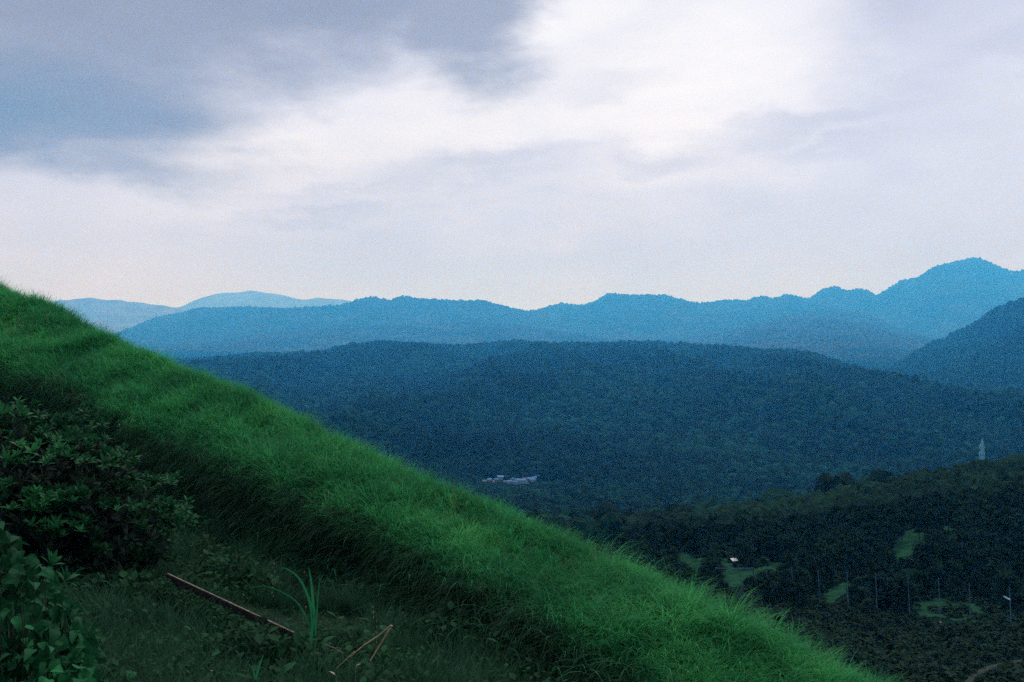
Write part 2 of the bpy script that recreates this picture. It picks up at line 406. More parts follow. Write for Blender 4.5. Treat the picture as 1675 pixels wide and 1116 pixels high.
def spur_z(x, y):
    d = (spur_flat[:, 0] - x) ** 2 + (spur_flat[:, 1] - y) ** 2
    i = np.argsort(d)[:4]; w = 1 / (d[i] + 1e-4)
    return float((spur_flat[i, 2] * w).sum() / w.sum())

# ------------------------------------------------------------------ valley ground to the horizon
GR = np.array([0, 30, 60, 90, 162, 270, 420, 600, 900, 1500, 30000.])
GZ = np.array([-13, -17.5, -25.5, -33.5, -48.5, -64, -92, -118, -146, -152, -160.])
def ground(x, y):
    x, y = np.asarray(x, float), np.asarray(y, float)
    r = np.hypot(x, y)
    z = np.interp(r, GR, GZ)
    kx, ky = 141.0, 264.0                  # wooded knoll on the right
    z = z + 33 * np.exp(-(((x - kx - 40) / 110) ** 2 + ((y - ky - 25) / 90) ** 2))
    amp = np.clip((r - 50) / 200, 0, 1)
    z = z + amp * (fbm(x / 100, y / 100, 21, 3) - 0.5) * 8.5 * np.clip(1.6 - r / 1500, 0.3, 1)
    return z
rad = np.concatenate([np.linspace(0.5, 40, 8), np.geomspace(50, 900, 110), np.geomspace(920, 30000, 90)])
ang = np.radians(np.concatenate([np.linspace(-180, -40, 30)[:-1], np.linspace(-40, 42, 240), np.linspace(42, 180, 30)[1:]]))
gx, gy = rad[:, None] * np.sin(ang)[None], rad[:, None] * np.cos(ang)[None]
tag(link('ground', grid_mesh('ground', np.stack([gx, gy, ground(gx, gy)], -1), M_valley)), kind='structure')
def hit(px, py, lift=0.0, d0=40, d1=6000):
    """where the view ray meets the valley ground"""
    v = at(px, py, 1.0); D = np.geomspace(d0, d1, 1500)
    z = v[2] * D - ground(v[0] * D, v[1] * D)
    k_ = np.argmax(z < 0)
    a, b = D[max(k_ - 1, 0)], D[k_]
    for _ in range(20):
        m = 0.5 * (a + b)
        if v[2] * m - float(ground(v[0] * m, v[1] * m)) < 0: b = m
        else: a = m
    p = v * b; p[2] = float(ground(p[0], p[1])) + lift
    return p

# ------------------------------------------------------------------ ridges and mountains
HILLS = []
def ridge(name, pts, D, foot_D, foot_z, back, th, mat, amp, seed, px0=-500, px1=2200, step=5, nf=60, curve=1.25, dvar=0.07, Dtab=None):
    p = np.array(pts, float); px = np.arange(px0, px1 + 1, step, dtype=float)
    py = np.interp(px, p[:, 0], p[:, 1])
    s0, s1 = (p[1, 1] - p[0, 1]) / (p[1, 0] - p[0, 0]), (p[-1, 1] - p[-2, 1]) / (p[-1, 0] - p[-2, 0])
    py = np.where(px < p[0, 0], p[0, 1] + 0.15 * np.abs(px - p[0, 0]), py); py = np.where(px > p[-1, 0], p[-1, 1] + 0.10 * np.abs(px - p[-1, 0]), py)
    if th == 0: py = py + (fbm(px / 14, px * 0 + seed, seed, 3) - 0.5) * 5
    py = smooth1(py, 3)
    Dc = (D if Dtab is None else np.interp(px, *zip(*Dtab))) * (1 + dvar * (fbm(px / 160, px * 0 + seed, seed, 3) - 0.5) * 2)
    Pc = row(px, py, Dc); Pc[:, 2] -= th
    t = np.linspace(0, 1, nf)[:, None]
    Df = foot_D + (foot_D * 0.10) * (fbm(px / 90, px * 0 + 4.4, seed + 5, 3) - 0.5)
    dd = Df + (Dc - Df) * t
    x = Pc[:, 0][None] / Dc[None] * dd
    z = foot_z + (Pc[:, 2] - foot_z)[None] * t ** curve
    sp = 1 - np.abs(2 * fbm(x / (D * 0.085) + 0.35 * t, dd / (D * 0.30), seed + 9, 4) - 1)      # spurs and gullies running downhill
    env = np.sin(np.pi * np.clip(t, 0, 1)) ** 0.8
    base = z; z = z + amp * (sp - 0.66) * env
    z = np.maximum(z, foot_z + (base - foot_z) * 0.55)
    front = np.stack([x, dd, z], -1)
    b = np.linspace(0, 1, 14)[1:, None]
    db = Dc[None] + back * b
    zb = Pc[:, 2][None] + (foot_z - 60 - Pc[:, 2][None]) * b ** 1.2
    bk = np.stack([Pc[:, 0][None] / Dc[None] * db, db, zb], -1)
    Gr = np.concatenate([front, bk])
    o = tag(link(name, grid_mesh(name, Gr, mat)), kind='structure')
    HILLS.append((name, Gr, nf, th))
    return Gr
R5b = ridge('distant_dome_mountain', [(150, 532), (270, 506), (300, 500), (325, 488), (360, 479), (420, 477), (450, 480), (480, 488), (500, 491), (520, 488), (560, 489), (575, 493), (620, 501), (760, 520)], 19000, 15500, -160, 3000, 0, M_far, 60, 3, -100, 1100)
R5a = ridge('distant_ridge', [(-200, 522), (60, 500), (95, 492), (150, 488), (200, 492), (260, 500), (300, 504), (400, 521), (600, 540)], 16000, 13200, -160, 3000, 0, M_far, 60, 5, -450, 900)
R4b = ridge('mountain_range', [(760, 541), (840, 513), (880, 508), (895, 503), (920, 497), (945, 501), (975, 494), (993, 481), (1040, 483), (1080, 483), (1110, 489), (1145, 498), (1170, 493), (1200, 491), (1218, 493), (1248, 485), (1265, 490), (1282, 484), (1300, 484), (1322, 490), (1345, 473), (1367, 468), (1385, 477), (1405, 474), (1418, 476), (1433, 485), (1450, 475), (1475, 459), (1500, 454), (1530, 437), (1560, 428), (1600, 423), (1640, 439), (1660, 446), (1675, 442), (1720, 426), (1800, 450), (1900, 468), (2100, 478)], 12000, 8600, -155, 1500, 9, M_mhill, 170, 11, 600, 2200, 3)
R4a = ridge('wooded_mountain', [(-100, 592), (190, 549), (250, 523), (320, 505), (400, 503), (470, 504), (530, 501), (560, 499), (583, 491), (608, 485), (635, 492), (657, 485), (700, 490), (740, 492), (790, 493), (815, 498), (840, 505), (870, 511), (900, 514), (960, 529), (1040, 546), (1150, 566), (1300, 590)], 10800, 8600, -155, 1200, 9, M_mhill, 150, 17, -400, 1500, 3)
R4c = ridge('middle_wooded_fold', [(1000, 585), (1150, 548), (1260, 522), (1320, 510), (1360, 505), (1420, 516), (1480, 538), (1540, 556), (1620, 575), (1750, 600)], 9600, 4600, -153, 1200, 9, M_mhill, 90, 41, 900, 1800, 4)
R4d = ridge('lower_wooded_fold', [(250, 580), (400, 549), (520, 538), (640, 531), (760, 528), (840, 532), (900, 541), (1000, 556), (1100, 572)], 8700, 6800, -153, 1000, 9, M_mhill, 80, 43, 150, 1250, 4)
R3a = ridge('steep_wooded_hill', [(1380, 668), (1420, 640), (1450, 617), (1480, 592), (1510, 572), (1560, 547), (1600, 529), (1640, 502), (1675, 487), (1760, 450), (1900, 400), (2100, 420)], 4100, 2900, -151, 1200, 8, M_hill, 60, 23, 1250, 2200, 4)
R3b = ridge('dark_wooded_spur', [(1440, 690), (1500, 655), (1533, 640), (1550, 610), (1600, 582), (1640, 560), (1675, 538), (1760, 500), (1900, 460), (2100, 480)], 3200, 2400, -151, 900, 7, M_hill, 50, 29, 1350, 2200, 4)
R2 = ridge('wooded_ridge', [(-300, 640), (100, 603), (345, 587), (420, 581), (500, 581), (560, 570), (590, 563), (612, 560), (640, 562), (680, 564), (760, 569), (820, 564), (860, 559), (900, 562), (960, 563), (1060, 563), (1160, 567), (1250, 577), (1300, 579), (1330, 581), (1400, 602), (1470, 622), (1510, 636), (1540, 643), (1600, 647), (1675, 645), (1800, 640), (2100, 650)], 3600, 1050, -151, 1200, 7, M_hill, 130, 31, -400, 2200, 4, 70, dvar=0.04, Dtab=[(1000, 4200), (1200, 3800), (1400, 2600), (1540, 2150), (2200, 2100)])
R2b = ridge('near_wooded_hill', [(1120, 760), (1250, 708), (1330, 676), (1400, 656), (1470, 641), (1540, 641), (1620, 643), (1700, 636), (1900, 630), (2100, 640)], 1700, 1250, -151, 500, 6, M_hill, 40, 47, 1050, 2200, 4, 50)
R1 = ridge('low_wooded_foothill', [(-200, 640), (300, 668), (500, 680), (560, 682), (620, 690), (700, 703), (800, 722), (900, 745), (1000, 765), (1100, 785)], 1120, 980, -148, 150, 5, M_hill, 25, 37, -300, 1100, 5, 40)

# ------------------------------------------------------------------ scattering of what nobody could count
def protos(colname, meshes):
    col_ = bpy.data.collections.new(colname)            # source shapes only, not in the scene
    for i, me in enumerate(meshes):
        col_.objects.link(bpy.data.objects.new(f'{colname}_{chr(97 + i)}', me))
    return col_
def scatter(name, P, rot, scl, idx, col_, label, cat, mat=None):
    me = bpy.data.meshes.new(name); n = len(P)
    me.vertices.add(n); me.vertices.foreach_set('co', np.asarray(P, np.float32).ravel())
    for an, typ, data, key in (('rot', 'FLOAT_VECTOR', rot, 'vector'), ('scl', 'FLOAT_VECTOR', scl, 'vector'), ('idx', 'INT', idx, 'value')):
        a = me.attributes.new(an, typ, 'POINT'); a.data.foreach_set(key, np.asarray(data, np.int32 if typ == 'INT' else np.float32).ravel())
    o = link(name, me)
    ng = bpy.data.node_groups.new(name, 'GeometryNodeTree')
    ng.interface.new_socket('Geometry', in_out='INPUT', socket_type='NodeSocketGeometry')
    ng.interface.new_socket('Geometry', in_out='OUTPUT', socket_type='NodeSocketGeometry')
    N, L = ng.nodes, ng.links
    gi, go = N.new('NodeGroupInput'), N.new('NodeGroupOutput')
    ci = N.new('GeometryNodeCollectionInfo'); ci.inputs[0].default_value = col_; ci.inputs['Separate Children'].default_value = True; ci.inputs['Reset Children'].default_value = True
    ip = N.new('GeometryNodeInstanceOnPoints'); ip.inputs['Pick Instance'].default_value = True
    def att(nm, t):
        a = N.new('GeometryNodeInputNamedAttribute'); a.data_type = t; a.inputs[0].default_value = nm
        return a.outputs[0]
    e2r = N.new('FunctionNodeEulerToRotation')
    L.new(gi.outputs[0], ip.inputs['Points']); L.new(ci.outputs[0], ip.inputs['Instance'])
    L.new(att('idx', 'INT'), ip.inputs['Instance Index']); L.new(att('rot', 'FLOAT_VECTOR'), e2r.inputs[0]); L.new(e2r.outputs[0], ip.inputs['Rotation'])
    L.new(att('scl', 'FLOAT_VECTOR'), ip.inputs['Scale']); L.new(ip.outputs[0], go.inputs[0])
    md = o.modifiers.new('scatter', 'NODES'); md.node_group = ng
    return tag(o, label, cat, kind='stuff')
def lump_mesh(name, seed, conifer=False, sub_=2, mat=None):
    """uneven far crown, base at z=0, about 1 wide and 1.1 high"""
    bm = bmesh.new(); bmesh.ops.create_icosphere(bm, subdivisions=sub_, radius=0.5)
    r = random.Random(seed); off = r.random() * 50
    for v in bm.verts:
        c = v.co.copy()
        n = float(vnoise(c.x * 5 + off, c.y * 5 + c.z * 7 + off, seed)) + 0.6 * float(vnoise(c.x * 11 + off, c.y * 11 - c.z * 13, seed + 3))
        c *= 0.62 + 0.55 * n
        h = c.z + 0.5
        if conifer:
            f = max(0.12, 1.05 - 0.75 * h); c.x *= f; c.y *= f; h *= 1.6
        v.co = (c.x, c.y, h * 1.1)
    me = bpy.data.meshes.new(name); bm.to_mesh(me); bm.free(); me.materials.append(mat or M_ftree); return me
forest_col = protos('far_crown', [lump_mesh(f'far_crown_{i}', 40 + i) for i in range(5)] + [lump_mesh(f'far_conifer_{i}', 60 + i, True) for i in range(2)])
def tree_arrays(P, size, seed):
    r = np.random.default_rng(seed); n = len(P)
    s = size * (0.55 + 0.9 * r.random(n) ** 1.7) * (0.62 + 0.8 * fbm(P[:, 0] / (size * 9), P[:, 1] / (size * 9), seed, 3))
    scl = np.stack([s * (0.9 + 0.3 * r.random(n)), s * (0.9 + 0.3 * r.random(n)), s * (0.75 + 0.45 * r.random(n))], -1)
    rot = np.stack([r.normal(0, 0.12, n), r.normal(0, 0.12, n), r.random(n) * 6.283], -1)
    idx = np.where(r.random(n) < 0.0, 5 + r.integers(0, 2, n), r.integers(0, 5, n))
    scl[idx >= 5] *= np.array([0.8, 0.8, 0.95])
    return rot, scl, idx
def occluded(P, h):
    """tops of plants wholly behind the grass spur"""
    Q = P.copy(); Q[:, 2] += h; px, py = proj(Q)
    return (py > np.interp(px, U, cY) + 25) | (px < -160) | (px > 1960) | (py > 1180)
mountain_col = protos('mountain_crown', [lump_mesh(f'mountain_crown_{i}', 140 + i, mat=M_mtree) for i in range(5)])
def cover(name, Gr, nf, size, spacing, seed, label, back=4, crowns=None):
    Gv = Gr[:nf + back]
    a, b, c = Gv[:-1, :-1], Gv[:-1, 1:], Gv[1:, :-1]
    ar = np.linalg.norm(np.cross(b - a, c - a), axis=2); n = int(ar.sum() / spacing ** 2)
    r = np.random.default_rng(seed); idx = r.choice(ar.size, n, p=(ar / ar.sum()).ravel())
    i, j = idx // ar.shape[1], idx % ar.shape[1]; fx, fy = r.random((n, 1)), r.random((n, 1))
    P = Gv[i, j] * (1 - fx) * (1 - fy) + Gv[i, j + 1] * fx * (1 - fy) + Gv[i + 1, j] * (1 - fx) * fy + Gv[i + 1, j + 1] * fx * fy
    # crest line of trees along the skyline
    keep = ~occluded(P, size); keep &= P[:, 2] > ground(P[:, 0], P[:, 1]) - 3
    # skip what nearer hills hide
    px, py = proj(P + np.array([0, 0, size]))
    for nm, H, nf2, th in HILLS:
        if nm == name: continue
        hx, hy = proj(H[nf2 - 1] + np.array([0, 0, th])); hd = H[nf2 - 1][:, 1]
        o_ = np.argsort(hx); cy_ = np.interp(px, hx[o_], hy[o_], left=9e9, right=9e9); cd_ = np.interp(px, hx[o_], hd[o_])
        keep &= ~((py > cy_ + 12) & (P[:, 1] > cd_))
    P = P[keep]; P[:, 2] -= size * 0.25
    rot, scl, ix = tree_arrays(P, size, seed + 1)
    print(name, 'trees', len(P))
    return scatter('woods_on_' + name, P, rot, scl, ix, crowns or forest_col, label, 'woods')
HD = {h[0]: h for h in HILLS}
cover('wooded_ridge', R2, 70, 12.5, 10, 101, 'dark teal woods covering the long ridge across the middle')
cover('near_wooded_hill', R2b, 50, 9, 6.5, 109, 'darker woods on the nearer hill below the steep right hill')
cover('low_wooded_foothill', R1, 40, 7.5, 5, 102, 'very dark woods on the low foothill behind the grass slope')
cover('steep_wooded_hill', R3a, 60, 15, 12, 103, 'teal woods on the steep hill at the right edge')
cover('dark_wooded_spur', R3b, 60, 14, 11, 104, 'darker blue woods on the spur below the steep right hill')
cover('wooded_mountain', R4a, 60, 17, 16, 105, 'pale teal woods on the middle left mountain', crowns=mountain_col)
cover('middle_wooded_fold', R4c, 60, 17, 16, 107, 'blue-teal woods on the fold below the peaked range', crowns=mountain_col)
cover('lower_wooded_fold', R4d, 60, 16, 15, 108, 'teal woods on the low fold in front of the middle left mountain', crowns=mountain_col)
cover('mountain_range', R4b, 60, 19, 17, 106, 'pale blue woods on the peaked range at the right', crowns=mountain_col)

# clearings in the valley, in photo pixels; trees keep out of them
CLEAR = {
 'lawn_a': [(1168, 926), (1186, 903), (1196, 920), (1208, 916), (1214, 930), (1236, 920), (1290, 918), (1275, 938), (1240, 940), (1222, 958), (1196, 966), (1176, 948)],
 'lawn_b': [(1096, 908), (1112, 903), (1128, 904), (1138, 915), (1160, 910), (1164, 928), (1150, 946), (1136, 940), (1122, 925), (1104, 922)],
 'lawn_c': [(1456, 887), (1480, 870), (1500, 866), (1512, 884), (1500, 900), (1486, 915), (1470, 926), (1458, 912)],
 'lawn_d': [(1488, 985), (1530, 980), (1580, 984), (1614, 990), (1606, 1022), (1572, 1018), (1536, 1010), (1504, 1012)],
 'lawn_e': [(1340, 972), (1370, 955), (1420, 948), (1424, 962), (1380, 975), (1352, 992)],
 'lawn_f': [(1470, 884), (1490, 868), (1520, 863), (1568, 858), (1568, 868), (1530, 874), (1500, 884)],
}
def inside(poly, x, y):
    x, y = np.asarray(x), np.asarray(y); r = np.zeros(x.shape, bool); j = len(poly) - 1
    for i in range(len(poly)):
        xi, yi = poly[i]; xj, yj = poly[j]
        c = ((yi > y) != (yj > y)) & (x < (xj - xi) * (y - yi) / (yj - yi + 1e-9) + xi); r ^= c; j = i
    return r
def lawn(name, poly):
    xs, ys = [p[0] for p in poly], [p[1] for p in poly]
    bm = bmesh.new(); vv = []
    n = len(poly)
    ring = []
    for i in range(n):
        a, b = poly[i], poly[(i + 1) % n]
        for t in np.arange(0, 1, 0.125):
            ring.append((a[0] + (b[0] - a[0]) * t + random.uniform(-2.2, 2.2), a[1] + (b[1] - a[1]) * t + random.uniform(-1.5, 1.5)))
    pts = [hit(*q, 0.12) for q in ring]
    vs_ = [bm.verts.new(p) for p in pts]
    f = bm.faces.new(vs_)
    bmesh.ops.triangulate(bm, faces=[f])
    bmesh.ops.subdivide_edges(bm, edges=bm.edges[:], cuts=2, use_grid_fill=True)
    for v in bm.verts: v.co.z = float(ground(v.co.x, v.co.y)) + 0.15
    me = bpy.data.meshes.new(name); bm.normal_update(); bm.to_mesh(me); bm.free(); me.materials.append(M_lawn)
    tag(link('lawn', me), kind='structure')
for nm, poly in CLEAR.items(): lawn(nm, poly)

# valley woods
r_ = np.random.default_rng(5)
n = 130000
rr = np.sqrt(r_.uniform(262 ** 2, 1500 ** 2, n)); aa = np.radians(r_.uniform(-31, 35, n))
P = np.stack([rr * np.sin(aa), rr * np.cos(aa), 0 * rr], -1); P[:, 2] = ground(P[:, 0], P[:, 1])
px, py = proj(P)
VILL = [(770, 800), (775, 778), (800, 770), (870, 778), (930, 766), (930, 785), (880, 793), (850, 801)]
keep = ~occluded(P, 7) & ~inside(VILL, px, py) & ~inside([(x, y + 6) for x, y in VILL], px, py) & ~inside([(x, y + 12) for x, y in VILL], px, py)
keep &= (vnoise(P[:, 0] / 40, P[:, 1] / 40, 77) > 0.12)
keep &= ~((rr < 330) & (px > 1150)) & ~((rr < 460) & (px > 1450))
# hidden behind the knoll
P = P[keep]; px, py = proj(P)
P = P[r_.random(len(P)) < np.interp(np.hypot(P[:, 0], P[:, 1]), [250, 600, 1400], [0.8, 0.95, 1])]
P[:, 2] -= 1.2
rot, scl, ix = tree_arrays(P, 7.2, 55)
print('valley trees', len(P))
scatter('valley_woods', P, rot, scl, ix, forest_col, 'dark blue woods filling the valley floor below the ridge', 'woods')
# woods on the flat ground behind, where the long ridge runs out to the right
n = 31000
rr = np.sqrt(r_.uniform(1450 ** 2, 3900 ** 2, n)); aa = np.radians(r_.uniform(13, 35, n))
P = np.stack([rr * np.sin(aa), rr * np.cos(aa), 0 * rr], -1); P[:, 2] = ground(P[:, 0], P[:, 1]) - 2
P = P[~occluded(P, 10)]
rot, scl, ix = tree_arrays(P, 13, 56)
scatter('far_valley_woods', P, rot, scl, ix, forest_col, 'dark blue woods on the flat below the steep right hill', 'woods')
# scrub on the near hillside below the knoll
n = 34000
rr = np.sqrt(r_.uniform(60 ** 2, 400 ** 2, n)); aa = np.radians(r_.uniform(2, 35, n))
P = np.stack([rr * np.sin(aa), rr * np.cos(aa), 0 * rr], -1); P[:, 2] = ground(P[:, 0], P[:, 1])
px, py = proj(P)
PATH = [(1570, 1150), (1582, 1125), (1592, 1110), (1606, 1100), (1622, 1093), (1640, 1089), (1660, 1085), (1690, 1078), (1730, 1072)]
pth = np.array(PATH, float); dpath = np.full(len(P), 1e9)
for i in range(len(pth) - 1):
    a, b = pth[i], pth[i + 1]; d = b - a
    t = np.clip(((px - a[0]) * d[0] + (py - a[1]) * d[1]) / (d @ d), 0, 1)
    dpath = np.minimum(dpath, np.hypot(px - a[0] - t * d[0], py - a[1] - t * d[1]))
keep = ~occluded(P, 2) & (dpath > 9)
for poly in CLEAR.values():
    keep &= ~inside([(x + 0.06 * (np.mean([q[0] for q in poly]) - x), y + 0.06 * (np.mean([q[1] for q in poly]) - y)) for x, y in poly], px, py) & ~inside([(x, y + 6) for x, y in poly], px, py)
keep |= ~occluded(P, 2) & (dpath > 9) & (fbm(P[:, 0] / 5, P[:, 1] / 5, 29, 3) > 0.68)
keep &= (vnoise(P[:, 0] / 9, P[:, 1] / 9, 19) > 0.1)
P = P[keep]
M_scrub = foliage('scrub_leaf', (0.005, 0.014, 0.008), (0.007, 0.019, 0.010), (0.011, 0.029, 0.014), 0.0, 0.05, 0.9, 0.03)
def clump_mesh(name, seed, n=220, w=1.0, h=0.8, leaf=0.16, mat=M_scrub):
    r = random.Random(seed); mb = MB()
    for _ in range(n):
        a, e = r.random() * 6.283, r.random() ** 0.7 * 1.45
        q = (0.55 + 0.5 * r.random()) * 0.5
        c = Vector((math.cos(a) * math.cos(e) * q * w, math.sin(a) * math.cos(e) * q * w, math.sin(e) * q * 2 * h * (0.7 + 0.3 * math.sin(3 * a + seed))))
        M = Matrix.Translation(c) @ Euler((r.uniform(-1, 1), r.uniform(-1, 1), r.random() * 6.28)).to_matrix().to_4x4()
        s = leaf * (0.5 + r.random())
        mb.add([M @ Vector(v) for v in ((-s * 0.5, 0, 0), (s * 0.1, -s * 0.45, 0), (s * 0.6, 0.05 * s, 0), (0, s * 0.5, 0.1 * s))], [(0, 1, 2, 3)])
    return mb.mesh(name, mat)
scrub_col = protos('scrub_clump', [clump_mesh(f'scrub_{i}', 300 + i) for i in range(4)])
m_ = len(P); s = 0.7 + 2.2 * r_.random(m_) ** 2 * np.interp(np.hypot(P[:, 0], P[:, 1]), [60, 180, 400], [0.6, 1, 1.8])
scatter('hillside_scrub', P, np.stack([0 * s, 0 * s, r_.random(m_) * 6.28], -1), np.stack([s * 1.25, s * 1.25, s * r_.uniform(0.5, 1.0, m_)], -1), r_.integers(0, 4, m_), scrub_col, 'dark low scrub on the hillside below the net posts', 'scrub')

# ------------------------------------------------------------------ village in the valley
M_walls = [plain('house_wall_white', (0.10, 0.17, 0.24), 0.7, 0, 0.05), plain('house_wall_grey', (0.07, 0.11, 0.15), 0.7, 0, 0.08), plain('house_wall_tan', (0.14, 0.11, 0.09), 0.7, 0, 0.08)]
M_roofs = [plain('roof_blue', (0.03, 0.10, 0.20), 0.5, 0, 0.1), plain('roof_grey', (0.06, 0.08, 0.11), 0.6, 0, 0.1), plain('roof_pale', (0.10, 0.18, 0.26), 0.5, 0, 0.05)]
M_pane = plain('window_pane', (0.03, 0.04, 0.05), 0.2, 0, 0.1, 1, 0.6)
def house_parts(w, d, h, rh):
    wall = MB(); wall.box((0, 0, h / 2), (w / 2, d / 2, h / 2)); wall.add([(-w / 2, -d / 2, h), (-w / 2, d / 2, h), (-w / 2, 0, h + rh - 0.12), (w / 2, -d / 2, h), (w / 2, d / 2, h), (w / 2, 0, h + rh - 0.12)], [(0, 1, 2), (3, 5, 4)])
    roof = MB(); e = 0.6
    for sg in (-1, 1):
        a = [(-w / 2 - e, sg * (d / 2 + e), h - 0.25), (w / 2 + e, sg * (d / 2 + e), h - 0.25), (w / 2 + e, 0, h + rh), (-w / 2 - e, 0, h + rh)]
        b = [(x, y, z + 0.22) for x, y, z in a]
        roof.add(a + b, [(0, 1, 2, 3), (4, 7, 6, 5), (0, 4, 5, 1), (1, 5, 6, 2), (3, 7, 4, 0)])
    win = MB(); win.box((0, 0, 0), (0.7, 0.04, 0.6))
    return wall, roof, win
variants = []
for vi, (w, d, h, rh) in enumerate(((11, 8, 5.5, 2.4), (14, 9, 6, 2.8), (9, 7.5, 3.2, 2.2), (20, 11, 8.5, 1.2))):
    variants.append((w, d, h, rh, *house_parts(w, d, h, rh)))
HOUSES = [(792, 789, 2, 1, 1), (800, 788, 0, 1, 0), (806, 790, 2, 2, 1), (813, 788, 0, 1, 0), (821, 785, 3, 0, 2), (827, 790, 2, 1, 1), (833, 791, 0, 0, 0), (838, 788, 1, 1, 0), (843, 792, 0, 0, 0), (848, 789, 1, 0, 0),
          (853, 791, 3, 0, 0), (858, 787, 0, 2, 1), (862, 791, 2, 0, 2), (866, 787, 1, 1, 0), (871, 788, 0, 0, 0), (875, 785, 0, 1, 0), (880, 784, 1, 0, 1), (886, 782, 0, 1, 0), (892, 781, 1, 0, 0), (898, 781, 0, 1, 0), (905, 780, 2, 1, 1), (912, 780, 1, 0, 2)]
hm = {}
for q, (hx, hy, var, wi, ri) in enumerate(HOUSES):
    w, d, h, rh, wall, roof, win = variants[var]
    p = hit(hx, hy)
    t = empty('house', tuple(p)); t.rotation_euler.z = random.uniform(-0.6, 0.6) + (1.57 if q % 5 == 2 else 0); t.scale = (0.42,) * 3
    for key, mb, mt in ((('w', var, wi), wall, M_walls[wi]), (('r', var, ri), roof, M_roofs[ri]), (('p', var), win, M_pane)):
        if key not in hm: hm[key] = mb.mesh('house_' + key[0], mt)
    link('wall', hm[('w', var, wi)], t); link('roof', hm[('r', var, ri)], t)
    for sx in (-0.3, 0.3): link('window', hm[('p', var)], t, (sx * w, -d / 2 - 0.03, h * 0.55))
    if q == 4: lab = 'tallest pale flat-roofed building standing above the left houses of the valley village'
    elif q == 10: lab = 'broad white block with blue roof in the middle of the valley village'
    elif q == 0: lab = 'house at the left end of the valley village beside the grass slope'
    elif q == len(HOUSES) - 1: lab = 'pale roofed house at the right end of the valley village'
    else: lab = f"small {('white', 'grey', 'tan')[wi]} house with {('blue', 'grey', 'pale')[ri]} roof, {ordn[q]} from the left in the valley village"
    tag(t, lab, 'house', 'houses of the valley village')

# ------------------------------------------------------------------ trees of the knoll, one by one
def tree_meshes(seed, conifer, low=None):
    r = random.Random(seed)
    tr = MB(); H = 11.0
    bend = [(r.uniform(-0.25, 0.25) * i, r.uniform(-0.25, 0.25) * i) for i in range(6)]
    top = 0.95 if conifer else 0.72
    spine = [Vector((bend[i][0], bend[i][1], H * top * i / 5 - (0.5 if i == 0 else 0))) for i in range(6)]
    tr.tube(spine, [0.30, 0.25, 0.2, 0.15, 0.1, 0.04], 7)
    tips = []
    nl = 30 if conifer else 17
    for i in range(nl):
        t0 = low or (0.16 if conifer else 0.2); t = t0 + (0.96 - t0) * (i + r.random()) / nl
        k_ = t * 5; a = spine[int(k_)] if k_ >= 5 else spine[int(k_)].lerp(spine[int(k_) + 1], k_ - int(k_))
        az = r.random() * 6.28
        ln = (2.6 * (1.08 - t) + 0.3) * r.uniform(0.7, 1.1) if conifer else (2.9 * math.sin(math.pi * min(1, t * 0.85 + 0.1)) + 0.8) * r.uniform(0.7, 1.2)
        up = r.uniform(-0.35, 0.1) if conifer else r.uniform(0.3, 1.1)
        d = Vector((math.cos(az) * math.cos(up), math.sin(az) * math.cos(up), math.sin(up)))
        m = a + d * ln * 0.55 + Vector((0, 0, -0.1)); e = a + d * ln
        tr.tube([a, m, e], [0.09, 0.06, 0.02], 4, cap=False); tips += [(m, ln), (e, ln), (a.lerp(e, 0.8), ln)]
    if not conifer: tips += [(spine[5] + Vector((r.uniform(-1, 1), r.uniform(-1, 1), r.uniform(0.3, 1.6))), 2.2) for _ in range(6)]
    else: tips.append((spine[5], 0.8))
    cr = MB()
    for (c, ln) in tips:
        sx = 0.75 if conifer else r.uniform(0.8, 1.35)
        for _ in range(16 if conifer else 30):
            o = Vector((r.gauss(0, 0.5), r.gauss(0, 0.5), r.gauss(0, 0.22 if conifer else 0.4))) * sx
            M = Matrix.Translation(c + o) @ Euler((r.uniform(-0.9, 0.9), r.uniform(-0.9, 0.9), r.random() * 6.28)).to_matrix().to_4x4()
            s = r.uniform(0.25, 0.6)
            cr.add([M @ Vector(v) for v in ((-s, 0, 0), (0, -s * 0.45, 0.05), (s, 0, -0.1 * s), (0.1 * s, s * 0.5, 0.05))], [(0, 1, 2, 3)])
    return tr.mesh('knoll_trunk', M_bark), cr.mesh('knoll_crown', M_tree)
TV = [tree_meshes(500 + i, i in (1, 4)) for i in range(6)] + [tree_meshes(520 + i, False, 0.55) for i in range(2)]
def put_tree(p, s, var, rz, label, group='trees of the wooded knoll', name='tree', wide=1.0):
    t = empty(name, (p[0], p[1], p[2] - 0.1)); t.rotation_euler.z = rz; s *= 0.6; t.scale = (s * wide, s * wide, s)
    link('trunk', TV[var][0], t); link('crown', TV[var][1], t)
    return tag(t, label, 'tree', group)
n = 6400
X = r_.uniform(12, 300, n); Y = r_.uniform(171, 336, n)
P = np.stack([X, Y, ground(X, Y)], -1); px, py = proj(P); hpx = 6.6 / Y * F
keep = (px > 1030) & (px < 1950) & (py > 700) & (py < 1030) & ~occluded(P, 4)
for nm_, poly in CLEAR.items():
    for f_ in (0, 0.25, 0.5, 0.75, 1.0):
        keep &= ~inside(poly, px, py - f_ * hpx * 0.9)
sel = np.where(keep)[0]
chosen = []
for i in sel:
    if all((X[i] - X[j]) ** 2 + (Y[i] - Y[j]) ** 2 > 2.7 ** 2 for j in chosen): chosen.append(i)
chosen.sort(key=lambda i: Y[i])
print('knoll candidates', len(chosen))
ind = [i for i in chosen if px[i] < 1735][:285]
crestmost = max(ind, key=lambda i: -py[i])
